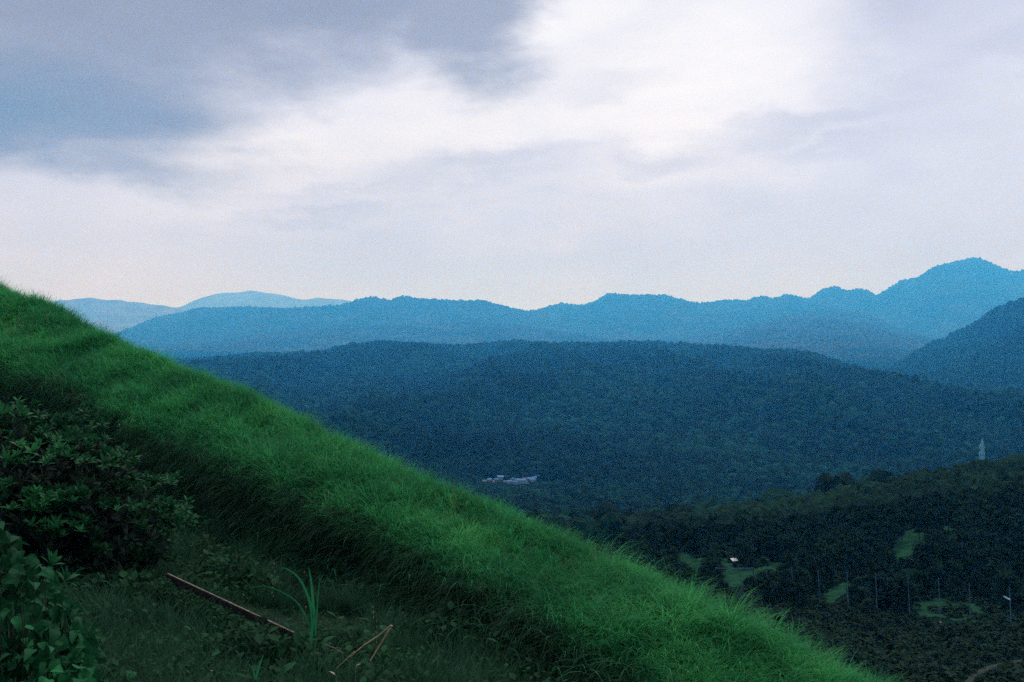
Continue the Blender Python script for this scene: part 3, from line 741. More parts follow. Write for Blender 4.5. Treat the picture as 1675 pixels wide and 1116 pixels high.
def zone(x, y, D):
    if y > 975: a = 'in the front row at the net posts'
    elif y > 930: a = 'just above the net posts'
    elif y > 880: a = 'half way up the knoll'
    elif y > 840: a = 'high on the knoll'
    else: a = 'atop the knoll'
    b = 'left of the shelter lawn' if x < 1170 else 'above the shelter lawn' if x < 1290 else 'right of the shelter lawn' if x < 1450 else 'by the slope clearing' if x < 1580 else 'by the right edge'
    return a + ' ' + b
for i in ind:
    conifer = i % 3 == 0
    put_tree(P[i], random.uniform(0.75, 1.2), random.choice((1, 4)) if conifer else random.choice((0, 2, 3, 5)), random.random() * 6.28,
             ('dark conifer ' if conifer else 'dark broadleaf tree ') + zone(px[i], py[i], Y[i]))
rest = np.array([i for i in chosen if i not in set(ind)])
if len(rest):
    tcol = protos('knoll_tree', [lump_mesh(f'knoll_lump_{i}', 80 + i, False, 3, M_tree) for i in range(4)])
    Q = P[rest]; s = r_.uniform(4.2, 6.6, len(Q))
    scatter('back_of_knoll_woods', Q, np.stack([0 * s, 0 * s, r_.random(len(Q)) * 6.28], -1), np.stack([s, s, s * 1.1], -1), r_.integers(0, 4, len(Q)), tcol, 'dark treetops along the crest of the right-hand knoll', 'woods')
# trees that stand alone against the clearings
for (tx, ty, s, var, lab) in (
    (1150, 966, 0.85, 0, 'rounded dark tree between the two small lit lawns'), (1120, 945, 0.55, 2, 'small dark tree in front of the left lit lawn'),
    (1202, 930, 0.28, 3, 'small bush beneath the white roofed shelter'), (1182, 975, 0.55, 5, 'dark tree at the lower edge of the lawn with the shelter'),
    (1245, 985, 0.9, 0, 'broad dark tree right of the shelter lawn'), (1310, 985, 1.0, 2, 'dark tree between two net posts right of the shelter lawn'),
    (1475, 1010, 1.2, 3, 'large dark tree at the left end of the lowest lawn'), (1455, 1000, 1.0, 0, 'dark tree left of the lowest lawn'),
    (1400, 1000, 0.8, 5, 'dark tree below the faint lawn in the middle of the net posts'), (1560, 925, 1.0, 2, 'dark tree right of the bright slope clearing'), (1530, 925, 0.9, 0, 'dark tree at the right edge of the slope clearing')):
    p = hit(tx, ty); put_tree(p, s, var, random.random() * 6, lab, 'trees beside the clearings')
for q, (tx, ty) in enumerate(((1462, 886), (1470, 886), (1475, 885), (1503, 882), (1512, 880), (1524, 879), (1530, 878), (1541, 877), (1551, 872))):
    p = hit(tx, ty + 3); t = put_tree(p, random.uniform(0.95, 1.25), 6 + q % 2, q, f'{ordn[q]} from the left of the slim trees whose bare trunks cross the bright clearing', 'slim trees along the bright clearing', 'slim_tree', 0.8)

# ------------------------------------------------------------------ net posts, rails, shelter, sign, path, pylon
POSTS = [(1086, 912, 948), (1115, 917, 955), (1211, 930, 985), (1253, 933, 985), (1295, 929, 990), (1338, 934, 988), (1385, 937, 1004), (1432, 938, 1010), (1485, 946, 1014), (1535, 947, 1020), (1585, 955, 1024), (1651, 962, 1030)]
tops = []
for q, (x, y0, y1) in enumerate(POSTS):
    b = hit(x + 3, y1); top = at(x, y0, b[1])
    t = empty('net_post', tuple(b)); d = Vector(top) - Vector(b)
    m = MB(); m.tube([(0, 0, -0.4), d * 0.5, d], [0.09, 0.08, 0.065], 8); link('pole', m.mesh('net_post_pole', M_steel), t)
    m = MB(); m.tube([(0, 0, -0.3), (0, 0, 0.35)], [0.2, 0.16], 10); link('footing', m.mesh('net_post_footing', plain('footing_concrete', (0.25, 0.25, 0.24)) if q == 0 else bpy.data.materials['footing_concrete']), t)
    m = MB(); m.tube([d, d + Vector((0, 0, 0.15))], [0.09, 0.03], 8); link('cap', m.mesh('net_post_cap', M_steel), t)
    tops.append(Vector(top))
    tag(t, f'slender blue-grey net post, {ordn[q]} from the left of the row below the knoll', 'post', 'net posts in a row')
def rail(p, q, r, label):
    m = MB(); p, q = Vector(p), Vector(q); m.tube([p, p.lerp(q, 0.5) - Vector((0, 0, 0.03)), q], [r] * 3, 8)
    for e, o in ((p, q), (q, p)): m.tube([e, e + (o - e).normalized() * 0.3], [r * 1.7, r * 1.7], 8)
    tag(link('steel_rail', m.mesh('steel_rail', M_steel)), label, 'rail')
rail(tops[0], at(1066, 917, tops[0].y - 2), 0.055, 'blue steel rail running left from the top of the first net post')
rail(at(1170, 929.5, tops[2].y + 1), at(1232, 929.5, tops[2].y + 1), 0.065, 'blue horizontal rail across the lawn below the white roofed shelter')
for (x_, D_) in ((1170, tops[2].y + 1), (1232, tops[2].y + 1), (1066, tops[0].y - 2)):
    p = at(x_, 929.5 if x_ > 1100 else 917, D_); g = float(ground(p[0], p[1]))
    m = MB(); m.tube([(0, 0, -0.4), (0, 0, (p[2] - g) * 0.6), (0, 0, p[2] - g)], [0.09, 0.08, 0.07], 8); m.tube([(0, 0, 0), (0, 0, 0.3)], [0.2, 0.16], 8)
    tag(link('rail_post', m.mesh('rail_post', M_wood), None, (p[0], p[1], g)), {1170: 'thin dark post under the left end of the lawn rail', 1232: 'thin dark post under the right end of the lawn rail', 1066: 'thin dark post at the left end of the short sloping rail'}[x_], 'post')
# shelter
p = hit(1201, 927); t = empty('shelter', tuple(p)); t.rotation_euler.z = 0.15; t.scale = (0.62,) * 3
m = MB(); m.box((0, 0, 2.55), (1.05, 1.3, 0.07), 0, Euler((0.16, -0.07, 0)).to_matrix()); m.box((0, 1.25, 2.66), (1.08, 0.05, 0.12)); link('roof', m.mesh('shelter_roof', M_white), t)
pm = MB(); pm.tube([(0, 0, -0.3), (0, 0, 1.2), (0, 0, 2.45)], [0.07, 0.06, 0.06], 8); pm = pm.mesh('shelter_post', M_wood)
for sx in (-0.85, 0.85):
    for sy in (-1.05, 1.05): link('post', pm, t, (sx, sy, 0))
m = MB(); m.box((0, 0.5, 0.45), (0.8, 0.2, 0.04)); m.box((-0.6, 0.5, 0.2), (0.05, 0.18, 0.22)); m.box((0.6, 0.5, 0.2), (0.05, 0.18, 0.22)); link('bench', m.mesh('shelter_bench', M_wood), t)
tag(t, 'tiny open shelter with bright white roof on the lawn below the knoll', 'shelter')
# bent blue panel on the last post
b = tops[11]; p = at(1647, 978, b.y - 0.4); t = empty('banner_panel', tuple(p)); t.scale = (0.6,) * 3
m = MB(); m.add([(-1.0, 0, 0.55), (-0.2, 0.05, 0.25), (0.9, 0, -0.25), (0.9, 0, -0.75), (-0.2, 0.05, -0.15), (-1.0, 0, 0.35), (-1.0, 0.06, 0.55), (-0.2, 0.11, 0.25), (0.9, 0.06, -0.25), (0.9, 0.06, -0.75), (-0.2, 0.11, -0.15), (-1.0, 0.06, 0.35)],
                [(0, 1, 4, 5), (1, 2, 3, 4), (6, 11, 10, 7), (7, 10, 9, 8), (0, 6, 7, 1), (1, 7, 8, 2), (5, 4, 10, 11), (4, 3, 9, 10), (0, 5, 11, 6), (2, 8, 9, 3)])
link('sheet', m.mesh('panel_sheet', plain('pale_blue_sheet', (0.35, 0.62, 0.75), 0.5)), t)
m = MB(); m.tube([(0.9, 0.05, -0.5), (1.05, 0.3, -0.55)], [0.05, 0.05], 6); m.tube([(0.6, 0.1, -1.9), (1.3, 0.1, -1.5)], [0.06, 0.04], 6); link('bracket', m.mesh('panel_bracket', M_steel), t)
tag(t, 'slanting pale blue panel fixed to the rightmost net post', 'panel')
# path
Ls, Rs = [], []
cp = [hit(x, y) for x, y in PATH]
cp = np.array([np.array([np.interp(t, np.arange(len(cp)), np.array(cp)[:, k_]) for k_ in range(3)]) for t in np.linspace(0, len(cp) - 1, 50)])
for k_ in range(2): cp[:, k_] = smooth1(cp[:, k_], 7)
tg = np.gradient(cp[:, :2], axis=0); tg /= np.linalg.norm(tg, axis=1, keepdims=True); nn = np.stack([-tg[:, 1], tg[:, 0]], -1)
Gp = []
for w in (-0.45, -0.15, 0.15, 0.45):
    q = cp.copy(); q[:, :2] += nn * w * (1 + 0.12 * np.sin(np.arange(50) * 1.7))[:, None]; q[:, 2] = ground(q[:, 0], q[:, 1]) + 0.25; Gp.append(q)
tag(link('path', grid_mesh('path', np.array(Gp), M_path)), kind='structure')
# pylon
p = at(1606, 775, 800); p[2] = float(ground(p[0], p[1])); topz = at(1604, 717, 800)[2]; Hh = topz - p[2]
t = empty('pylon', tuple(p)); t.rotation_euler.z = 0.5
lv = [0, 0.28, 0.5, 0.66, 0.78, 0.88, 0.96]; hw = [3.6, 2.7, 2.0, 1.5, 1.2, 1.0, 0.5]
cor = [(1, 1), (-1, 1), (-1, -1), (1, -1)]
for c in cor:
    m = MB(); m.tube([(c[0] * w, c[1] * w, l * Hh) for l, w in zip(lv, hw)] + [(0, 0, Hh)], [0.13] * 7 + [0.06], 4); link('leg', m.mesh('pylon_leg', M_pylon), t)
m = MB()
for i in range(len(lv) - 1):
    for a in range(4):
        c, d = cor[a], cor[(a + 1) % 4]
        m.tube([(c[0] * hw[i], c[1] * hw[i], lv[i] * Hh), (d[0] * hw[i + 1], d[1] * hw[i + 1], lv[i + 1] * Hh)], [0.06, 0.06], 4)
        m.tube([(d[0] * hw[i], d[1] * hw[i], lv[i] * Hh), (c[0] * hw[i + 1], c[1] * hw[i + 1], lv[i + 1] * Hh)], [0.06, 0.06], 4)
        m.tube([(c[0] * hw[i + 1], c[1] * hw[i + 1], lv[i + 1] * Hh), (d[0] * hw[i + 1], d[1] * hw[i + 1], lv[i + 1] * Hh)], [0.05, 0.05], 4)
link('bracing', m.mesh('pylon_bracing', M_pylon), t)
for l, w in ((0.66, 4.2), (0.78, 3.6), (0.88, 3.0)):
    for sg in (-1, 1):
        m = MB(); z = l * Hh
        for sy in (-1, 1): m.tube([(sg * 1.0, sy * 1.0, z), (sg * w, 0, z + 0.4)], [0.13, 0.1], 4); m.tube([(sg * 0.9, sy * 0.9, z + 1.8), (sg * w, 0, z + 0.4)], [0.1, 0.1], 4)
        m.tube([(sg * w, 0, z + 0.3), (sg * w, 0, z - 1.2)], [0.1, 0.14], 6)
        link('cross_arm', m.mesh('pylon_arm', M_pylon), t)
tag(t, 'pale lattice power pylon rising behind the crest of the right-hand knoll', 'pylon')

# ------------------------------------------------------------------ grass of the slope
def tuft(name, seed, n, length, width, lean, droop, spread, mat, seg=5):
    r = random.Random(seed); mb = MB()
    for _ in range(n):
        az = r.random() * 6.283; q = r.random() ** 0.5 * spread
        mb.blade((math.cos(az) * q, math.sin(az) * q, -0.04), az + r.gauss(0, 0.8), length * r.uniform(0.55, 1.15), width * r.uniform(0.7, 1.3), abs(r.gauss(lean, 0.22)), droop * r.uniform(0.5, 1.4), seg)
    return mb.mesh(name, mat)
short_col = protos('grass_tuft', [tuft(f'grass_tuft_{i}', 700 + i, 24, (0.42, 0.5, 0.62, 0.75)[i % 4], 0.011, (0.3, 0.45, 0.6, 0.4)[i % 4], (1.0, 1.4, 1.7, 1.9)[i % 4], 0.13, M_grass) for i in range(8)])
def droop_tuft(name, seed, n, length, width, mat):
    """a tuft whose blades all arch one way (+X) and hang"""
    r = random.Random(seed); mb = MB()
    for _ in range(n):
        az = r.gauss(0, 0.55)
        mb.blade((r.uniform(-0.12, 0.12), r.uniform(-0.18, 0.18), -0.04), az, length * r.uniform(0.5, 1.2), width * r.uniform(0.7, 1.3), abs(r.gauss(0.5, 0.25)), r.uniform(1.6, 2.9), 7)
    return mb.mesh(name, mat)
droop_col = protos('drooping_tuft', [droop_tuft(f'drooping_tuft_{i}', 720 + i, 16, 0.95, 0.013, M_long) for i in range(6)])
def normal_rot(nn, yaw, k_):
    """euler tilting +Z part of the way to the ground normal"""
    out = []
    for nrm, y in zip(nn, yaw):
        v = Vector((0, 0, 1)).lerp(Vector(nrm), k_).normalized()
        q = Vector((0, 0, 1)).rotation_difference(v)
        e = (q.to_matrix() @ Matrix.Rotation(y, 3, 'Z')).to_euler(); out.append(tuple(e))
    return np.array(out)
N_ = 34000
P, nn, vv = spur_sample(N_, 5.8, 9.35)
yaw = r_.random(N_) * 6.283
pt = fbm(P[:, 0] * 0.5, P[:, 1] * 0.5, 91, 3)
s = (0.35 + 1.2 * pt) * r_.uniform(0.75, 1.25, N_) * np.interp(vv, [5.8, 6.1, 6.5, 8.2, 9], [0.6, 0.85, 1.05, 0.95, 0.85])
scatter('slope_grass', P, normal_rot(nn, yaw, 0.45), np.stack([s, s, s], -1), np.clip((pt * 12 - 2 + r_.normal(0, 1.6, N_)).astype(int), 0, 7), short_col, 'bright green grass covering the brow of the foreground slope', 'grass')
# combed long blades lying over the brow, and thin stalks that break the skyline
comb_col = protos('combed_tuft', [droop_tuft(f'combed_tuft_{i}', 730 + i, 9, 0.85, 0.011, M_grass) for i in range(4)])
N_ = 4200
P, nn, vv = spur_sample(N_, 5.95, 8.9)
yaw = np.arctan2(nn[:, 1], nn[:, 0]) * 0 + math.radians(-62) + r_.normal(0, 0.7, N_) + (fbm(P[:, 0] * 0.3, P[:, 1] * 0.3, 12, 2) - 0.5) * 3
s = r_.uniform(0.6, 1.25, N_)
scatter('combed_grass', P, np.stack([0 * s, 0 * s, yaw], -1), np.stack([s, s, s], -1), r_.integers(0, 4, N_), comb_col, 'longer blades bent over among the bright slope grass', 'grass')
straw_col = protos('straw_tuft', [tuft(f'straw_tuft_{i}', 770 + i, 7, 0.6, 0.009, 0.5, 1.5, 0.12, M_straw) for i in range(4)])
N_ = 1300
P, nn, vv = spur_sample(N_, 5.4, 9.0)
s = r_.uniform(0.5, 1.2, N_) * (0.5 + vnoise(P[:, 0] * 0.6, P[:, 1] * 0.6, 8))
scatter('dry_grass', P, np.stack([0 * s, 0 * s, r_.random(N_) * 6.283], -1), np.stack([s, s, s], -1), r_.integers(0, 4, N_), straw_col, 'scattered yellowish dry blades among the bright slope grass', 'grass')
stalk_col = protos('skyline_stalk', [tuft(f'skyline_stalk_{i}', 780 + i, 4, 0.95, 0.008, 0.3, 0.6, 0.05, M_grass) for i in range(4)])
N_ = 700
P, nn, vv = spur_sample(N_, 7.2, 9.1)
s = r_.uniform(0.5, 1.1, N_) * (0.6 + 0.8 * vnoise(P[:, 0] * 0.8, P[:, 1] * 0.8, 4))
scatter('skyline_stalks', P, np.stack([0 * s, 0 * s, r_.random(N_) * 6.283], -1), np.stack([s, s, s], -1), r_.integers(0, 4, N_), stalk_col, 'thin taller grass stalks along the skyline of the slope', 'grass')
N_ = 3600
P, nn, vv = spur_sample(N_, 4.85, 6.05)
dn = np.arctan2(nn[:, 1], nn[:, 0])
yaw = dn + r_.normal(0, 0.5, N_)
s = r_.uniform(0.6, 1.2, N_)
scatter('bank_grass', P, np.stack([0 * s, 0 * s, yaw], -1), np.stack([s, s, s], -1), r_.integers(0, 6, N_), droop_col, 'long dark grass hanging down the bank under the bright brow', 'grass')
arch_col = protos('arching_tuft', [droop_tuft(f'arching_tuft_{i}', 790 + i, 4, 1.35, 0.020, M_arch) for i in range(6)])
N_ = 620
P, nn, vv = spur_sample(N_, 4.9, 6.35)
yaw = np.arctan2(nn[:, 1], nn[:, 0]) + r_.normal(0, 0.7, N_); s = r_.uniform(0.55, 1.15, N_)
scatter('arching_grass', P, np.stack([0 * s, 0 * s, yaw], -1), np.stack([s, s, s], -1), r_.integers(0, 6, N_), arch_col, 'sparse long arching blades standing out against the dark bank', 'grass')
# ledge weeds and short grass
def weed_mesh(name, seed):
    r = random.Random(seed); mb = MB()
    for _ in range(12):
        az = r.random() * 6.28; e = r.uniform(0.2, 1.2); ln = r.uniform(0.035, 0.09)
        c = Vector((r.gauss(0, 0.09), r.gauss(0, 0.09), r.uniform(0.02, 0.26)))
        M = Matrix.Translation(c) @ Matrix.Rotation(az, 4, 'Z') @ Matrix.Rotation(e, 4, 'X')
        w = ln * 0.32
        mb.leaf([(0.002, 0), (w, ln * 0.35), (w * 0.8, ln * 0.65), (0.001, ln)], M, 0, 1.5)
    for _ in range(12): mb.blade((r.gauss(0, 0.1), r.gauss(0, 0.1), -0.02), r.random() * 6.28, r.uniform(0.15, 0.4), 0.007, 0.35, 1.3, 4)
    return mb.mesh(name, M_weed)
weed_col = protos('weed', [weed_mesh(f'weed_{i}', 740 + i) for i in range(6)])
N_ = 12000
P, nn, vv = spur_sample(N_, 2.4, 5.05, -150, 1300)
s = r_.uniform(0.5, 1.5, N_) * (0.45 + 4.0 * np.clip(fbm(P[:, 0] * 0.8, P[:, 1] * 0.8, 71, 3) - 0.3, 0, 1) ** 1.3)
scatter('ledge_weeds', P, np.stack([0 * s, 0 * s, r_.random(N_) * 6.283], -1), np.stack([s, s, s], -1), r_.integers(0, 6, N_), weed_col, 'low dark weeds and ground cover around the wooden beam', 'weeds')
N_ = 5200
P, nn, vv = spur_sample(N_, 2.6, 5.2, 100, 850)
px, py = proj(P); kp = fbm(P[:, 0] * 0.6, P[:, 1] * 0.6, 33, 3) > 0.42; P = P[kp]; N_ = len(P)
s = r_.uniform(0.4, 1.3, N_) * (0.35 + 1.4 * fbm(P[:, 0] * 1.1, P[:, 1] * 1.1, 38, 3))
ledge_col = protos('ledge_tuft', [tuft(f'ledge_tuft_{i}', 760 + i, 22, 0.55, 0.010, 0.25, 0.9, 0.12, M_long) for i in range(4)])
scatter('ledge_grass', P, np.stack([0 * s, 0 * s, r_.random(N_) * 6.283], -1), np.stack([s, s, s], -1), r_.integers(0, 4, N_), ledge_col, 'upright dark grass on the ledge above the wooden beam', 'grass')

# ------------------------------------------------------------------ shrub at the left
def whorl(name, seed, mat, n=11, ln=0.17):
    r = random.Random(seed); mb = MB()
    for i in range(n):
        az = i * 2.4 + r.uniform(-0.3, 0.3); el = r.uniform(0.15, 1.1) if i < n - 3 else r.uniform(1.1, 1.45)
        L_ = ln * r.uniform(0.75, 1.15); w = L_ * 0.16
        M = Matrix.Rotation(az, 4, 'Z') @ Matrix.Rotation(el, 4, 'X') @ Matrix.Translation((0, 0.01, 0))
        mb.leaf([(0.002, 0), (w, L_ * 0.35), (w * 0.9, L_ * 0.65), (0.001, L_)], M, 0, 1.2)
    return mb.mesh(name, mat)
W_l = [whorl(f'leaf_whorl_{i}', 800 + i, M_shrub) for i in range(5)]
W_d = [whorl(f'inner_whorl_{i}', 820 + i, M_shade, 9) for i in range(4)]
SC = Vector(at(10, 905, 20)); SC.z = spur_z(SC.x, SC.y)
shrub = empty('shrub', tuple(SC))
tag(shrub, 'large dark shrub with layered sprays of narrow leaves at the left edge', 'shrub')
r = random.Random(42)
stem = MB(); tipsL = []; inner = []
RX, RY, RZ = 3.75, 2.3, 3.25
for b in range(150):
    a = r.uniform(-math.pi, math.pi); e = math.asin(r.random() ** 0.8)
    q = r.uniform(0.86, 1.04) * (0.9 + 0.18 * float(vnoise(a * 1.7 + 9, e * 3, 5)))
    tip = Vector((math.cos(a) * math.cos(e) * RX, math.sin(a) * math.cos(e) * RY, (0.06 + 0.94 * math.sin(e)) * RZ)) * q
    out = Vector((tip.x, tip.y, 0)); out = out.normalized() if out.length > 0.01 else Vector((1, 0, 0))
    if b < 70:
        root = Vector((r.uniform(-0.25, 0.25), r.uniform(-0.25, 0.25), 0)); mid = root.lerp(tip, 0.55) + Vector((0, 0, 0.35))
        stem.tube([root - Vector((0, 0, 0.1)), mid, tip], [0.035, 0.022, 0.006], 5, cap=False)
    m_ = r.randint(7, 12); side = Vector((-out.y, out.x, 0))
    for w in range(m_):
        inner.append(tip + side * r.gauss(0, 0.30) + out * r.gauss(-0.15, 0.22) + Vector((0, 0, r.gauss(0.02, 0.05))))
for b in range(1500):
    a = r.uniform(-math.pi, math.pi); e = math.asin(r.random()); q = r.uniform(0.5, 0.9)
    inner.append(('d', Vector((math.cos(a) * math.cos(e) * RX * q, math.sin(a) * math.cos(e) * RY * q, (0.05 + 0.95 * math.sin(e)) * RZ * q))))
link('stem', stem.mesh('shrub_stem', M_bark), shrub)
sprays = [p for p in inner if not isinstance(p, tuple)]
front = sorted(sprays, key=lambda p: (p.y - 0.9 * p.z))      # what shows largest: near side and top
lit = front[:300]
for p in lit:
    o = link('leaf_whorl', r.choice(W_l), shrub, tuple(p)); o.rotation_euler = (r.gauss(0, 0.3), r.gauss(0, 0.3), r.random() * 6.28); sc_ = r.uniform(0.75, 1.3); o.scale = (sc_,) * 3
def joined(items, meshes, r):
    V, Fc, Mi, mats = [], [], [], []
    for (p, me, rot, s) in items:
        o = len(V); M = Matrix.Translation(p) @ Euler(rot).to_matrix().to_4x4() @ Matrix.Scale(s, 4)
        V += [tuple(M @ v.co) for v in me.vertices]; Fc += [tuple(i + o for i in f.vertices) for f in me.polygons]
    m2 = bpy.data.meshes.new('foliage'); m2.from_pydata(V, [], Fc); m2.update(); return m2
rest_i = [(p, r.choice(W_l), (r.gauss(0, 0.3), r.gauss(0, 0.3), r.random() * 6.28), r.uniform(0.75, 1.25)) for p in front[300:]]
me = joined(rest_i, None, r); me.materials.append(M_shrub); tag(link('foliage', me, shrub), kind='stuff')
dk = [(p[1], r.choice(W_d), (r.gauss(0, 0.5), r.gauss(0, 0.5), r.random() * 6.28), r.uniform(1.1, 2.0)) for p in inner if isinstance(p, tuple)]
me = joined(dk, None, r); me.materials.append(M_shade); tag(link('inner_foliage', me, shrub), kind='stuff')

# ------------------------------------------------------------------ climbing vine at the lower left
def vine_leaf(name, seed, heart=False):
    r = random.Random(seed); mb = MB(); L_ = 0.15
    if heart: oc = [(0.028, -0.018), (0.062, 0.0), (0.07, 0.035), (0.05, 0.08), (0.022, 0.12), (0.001, L_)]
    else: oc = [(0.02, -0.008), (0.05, 0.01), (0.06, 0.05), (0.045, 0.085), (0.03, 0.12), (0.001, L_ * 1.1)]
    mb.leaf([(w * r.uniform(0.9, 1.1), y) for w, y in oc], Matrix.Identity(4), 0, r.uniform(1.5, 4))
    mb.tube([(0, -0.05, -0.02), (0, 0, 0)], [0.002, 0.002], 3, cap=False)
    return mb.mesh(name, M_vine)
V_l = [vine_leaf(f'vine_leaf_{i}', 840 + i, i % 2 == 0) for i in range(6)]
VC = Vector(at(-60, 1110, 10.0)); VC.z = spur_z(VC.x, VC.y)
vine = empty('vine_thicket', tuple(VC))
tag(vine, 'vine thicket with broad pointed leaves in the lower left corner', 'vine')
r = random.Random(77)
stem = MB(); pts = []
OUT = [(-120, 800), (0, 850), (20, 868), (42, 905), (80, 925), (100, 960), (122, 985), (130, 1012), (150, 1042), (160, 1090), (165, 1150)]
ox, oy = np.array([o[0] for o in OUT], float), np.array([o[1] for o in OUT], float)
for b in range(46):
    x = r.uniform(-110, 150); y = float(np.interp(x, ox, oy)); t_ = r.random() ** 0.8
    D_ = 9.6 + 1.0 * r.random() - 0.9 * t_
    p = Vector(at(x - r.uniform(0, 30), y + (1130 - y) * t_ * r.random(), D_)) - VC
    stem.tube([Vector((p.x * 0.8, p.y + 0.3, -0.1)), Vector((p.x * 0.95, p.y + 0.2, p.z * 0.6)), p], [0.007, 0.005, 0.003], 5, cap=False)
cand = []
for b in range(1100):
    x = r.uniform(-130, 162); y0 = float(np.interp(x, ox, oy)); t_ = r.random()
    y = y0 + (1150 - y0) * t_
    D_ = 9.9 - 1.3 * t_ + r.uniform(-0.05, 0.7)
    cand.append(Vector(at(x, y, D_)) - VC)
link('stem', stem.mesh('vine_stem', M_bark), vine)
cand.sort(key=lambda p: p.y)
def leaf_rot(r): return Euler((r.uniform(-1.3, 0.3), r.gauss(0, 0.55), math.pi + r.gauss(0, 1.2)))
for p in cand[:290]:
    o = link('leaf', r.choice(V_l), vine, tuple(p)); o.rotation_euler = leaf_rot(r); s = r.uniform(0.5, 1.0); o.scale = (s, s, s)
me = joined([(p, r.choice(V_l), tuple(leaf_rot(r)), r.uniform(0.5, 1.1)) for p in cand[290:]], None, r); me.materials.append(M_vine); tag(link('inner_foliage', me, vine), kind='stuff')
# upright leafy shoots on its edge
for q, (x, y) in enumerate(((82, 925), (105, 952), (148, 1040))):
    o = link('leaf_shoot', whorl(f'vine_shoot_{q}', 860 + q, M_vine, 9, 0.16), vine, tuple(Vector(at(x, y, 9.3)) - VC)); o.rotation_euler = (0.1, 0.5, q)
p = Vector(at(74, 969, 9.2)) - VC
m = MB(); m.leaf([(0.012, 0), (0.026, 0.03), (0.012, 0.07), (0.001, 0.085)], Euler((0.6, 0.3, 2.5)).to_matrix().to_4x4(), 0, 3)
o = link('dead_leaf', m.mesh('dead_leaf', plain('brown_leaf', (0.30, 0.12, 0.06), 0.7)), vine, tuple(p)); o['label'] = 'curled orange-brown dead leaf'
# heart-leaved creeper along the bottom edge
CC = Vector(at(270, 1105, 11.3)); CC.z = spur_z(CC.x, CC.y)
creeper = empty('creeper', tuple(CC)); tag(creeper, 'low creeper with heart-shaped leaves along the bottom edge', 'creeper')
m = MB(); prev = None; pts = []
for x in range(130, 430, 30):
    p = Vector(at(x, 1112, 11.3)); p.z = spur_z(p.x, p.y) + 0.08; pts.append(p - CC)
m.tube(pts, [0.007] * len(pts), 5); link('stem', m.mesh('creeper_stem', M_bark), creeper)
for b in range(75):
    x = r.uniform(130, 420); D_ = r.uniform(10.9, 12.2)
    p = Vector(at(x, 1100, D_)); p.z = spur_z(p.x, p.y) + r.uniform(0.1, 0.36)
    o = link('leaf', V_l[(b % 3) * 2], creeper, tuple(p - CC)); o.rotation_euler = Euler((r.uniform(-1.0, -0.2), r.gauss(0, 0.3), math.pi + r.gauss(0, 0.8))); s = r.uniform(0.55, 1.0); o.scale = (s, s, s)

# ------------------------------------------------------------------ wooden beam on the ledge
A, B = Vector(at(274, 938, 18.2)), Vector(at(484, 1036, 15.6))
mid = (A + B) / 2; beam = empty('wooden_beam', tuple(mid))
dv = (B - A); L_ = dv.length; dx_ = dv.normalized(); up = Vector((0, 0, 1)); up = (up - dx_ * up.dot(dx_)).normalized(); sd_ = up.cross(dx_)
Rm = Matrix((dx_, sd_, up)).transposed()
m = MB()
def beveled(m, c, h, R, bv):
    bm = bmesh.new(); bmesh.ops.create_cube(bm, size=2)
    for v in bm.verts: v.co = Vector((v.co.x * h[0], v.co.y * h[1], v.co.z * h[2]))
    bmesh.ops.bevel(bm, geom=bm.edges[:], offset=bv, segments=2, affect='EDGES')
    m.add([R @ v.co + Vector(c) for v in bm.verts], [tuple(v.index for v in f.verts) for f in bm.faces]); bm.free()
beveled(m, -up * 0.07, (L_ / 2, 0.025, 0.063), Rm, 0.012); link('plank', m.mesh('beam_plank', M_wood), beam)
m = MB(); beveled(m, up * 0.0 , (L_ / 2 + 0.01, 0.016, 0.006), Rm, 0.005); link('top_strip', m.mesh('beam_top_strip', M_edge), beam)
for t_ in (-0.42, 0.0, 0.42):
    c = dx_ * (L_ * t_) + sd_ * 0.075
    m = MB(); m.tube([c + Vector((0, 0, -0.7)), c + Vector((0, 0, -0.2)), c + Vector((0, 0, -0.03))], [0.04, 0.04, 0.035], 8); link('stake', m.mesh('beam_stake', M_wood), beam)
tag(beam, 'long dark wooden beam with pale top edge lying on the ledge', 'beam')

P = np.array([(A.lerp(B, t_) + sd_ * o_)[:] for t_, o_ in zip(r_.random(420), r_.uniform(-0.4, -0.05, 420))])
P[:, 2] = [spur_z(x, y) for x, y in P[:, :2]]
P[:, 2] = np.maximum(P[:, 2], np.array([A.lerp(B, float(np.clip((Vector(p) - A).dot(dx_) / L_, 0, 1))).z - 0.30 for p in P]))
s = r_.uniform(0.5, 1.0, len(P))
scatter('beam_weeds', P, np.stack([0 * s, 0 * s, r_.random(len(P)) * 6.283], -1), np.stack([s, s, s], -1), r_.integers(0, 6, len(P)), weed_col, 'weeds growing against the near face of the wooden beam', 'weeds')
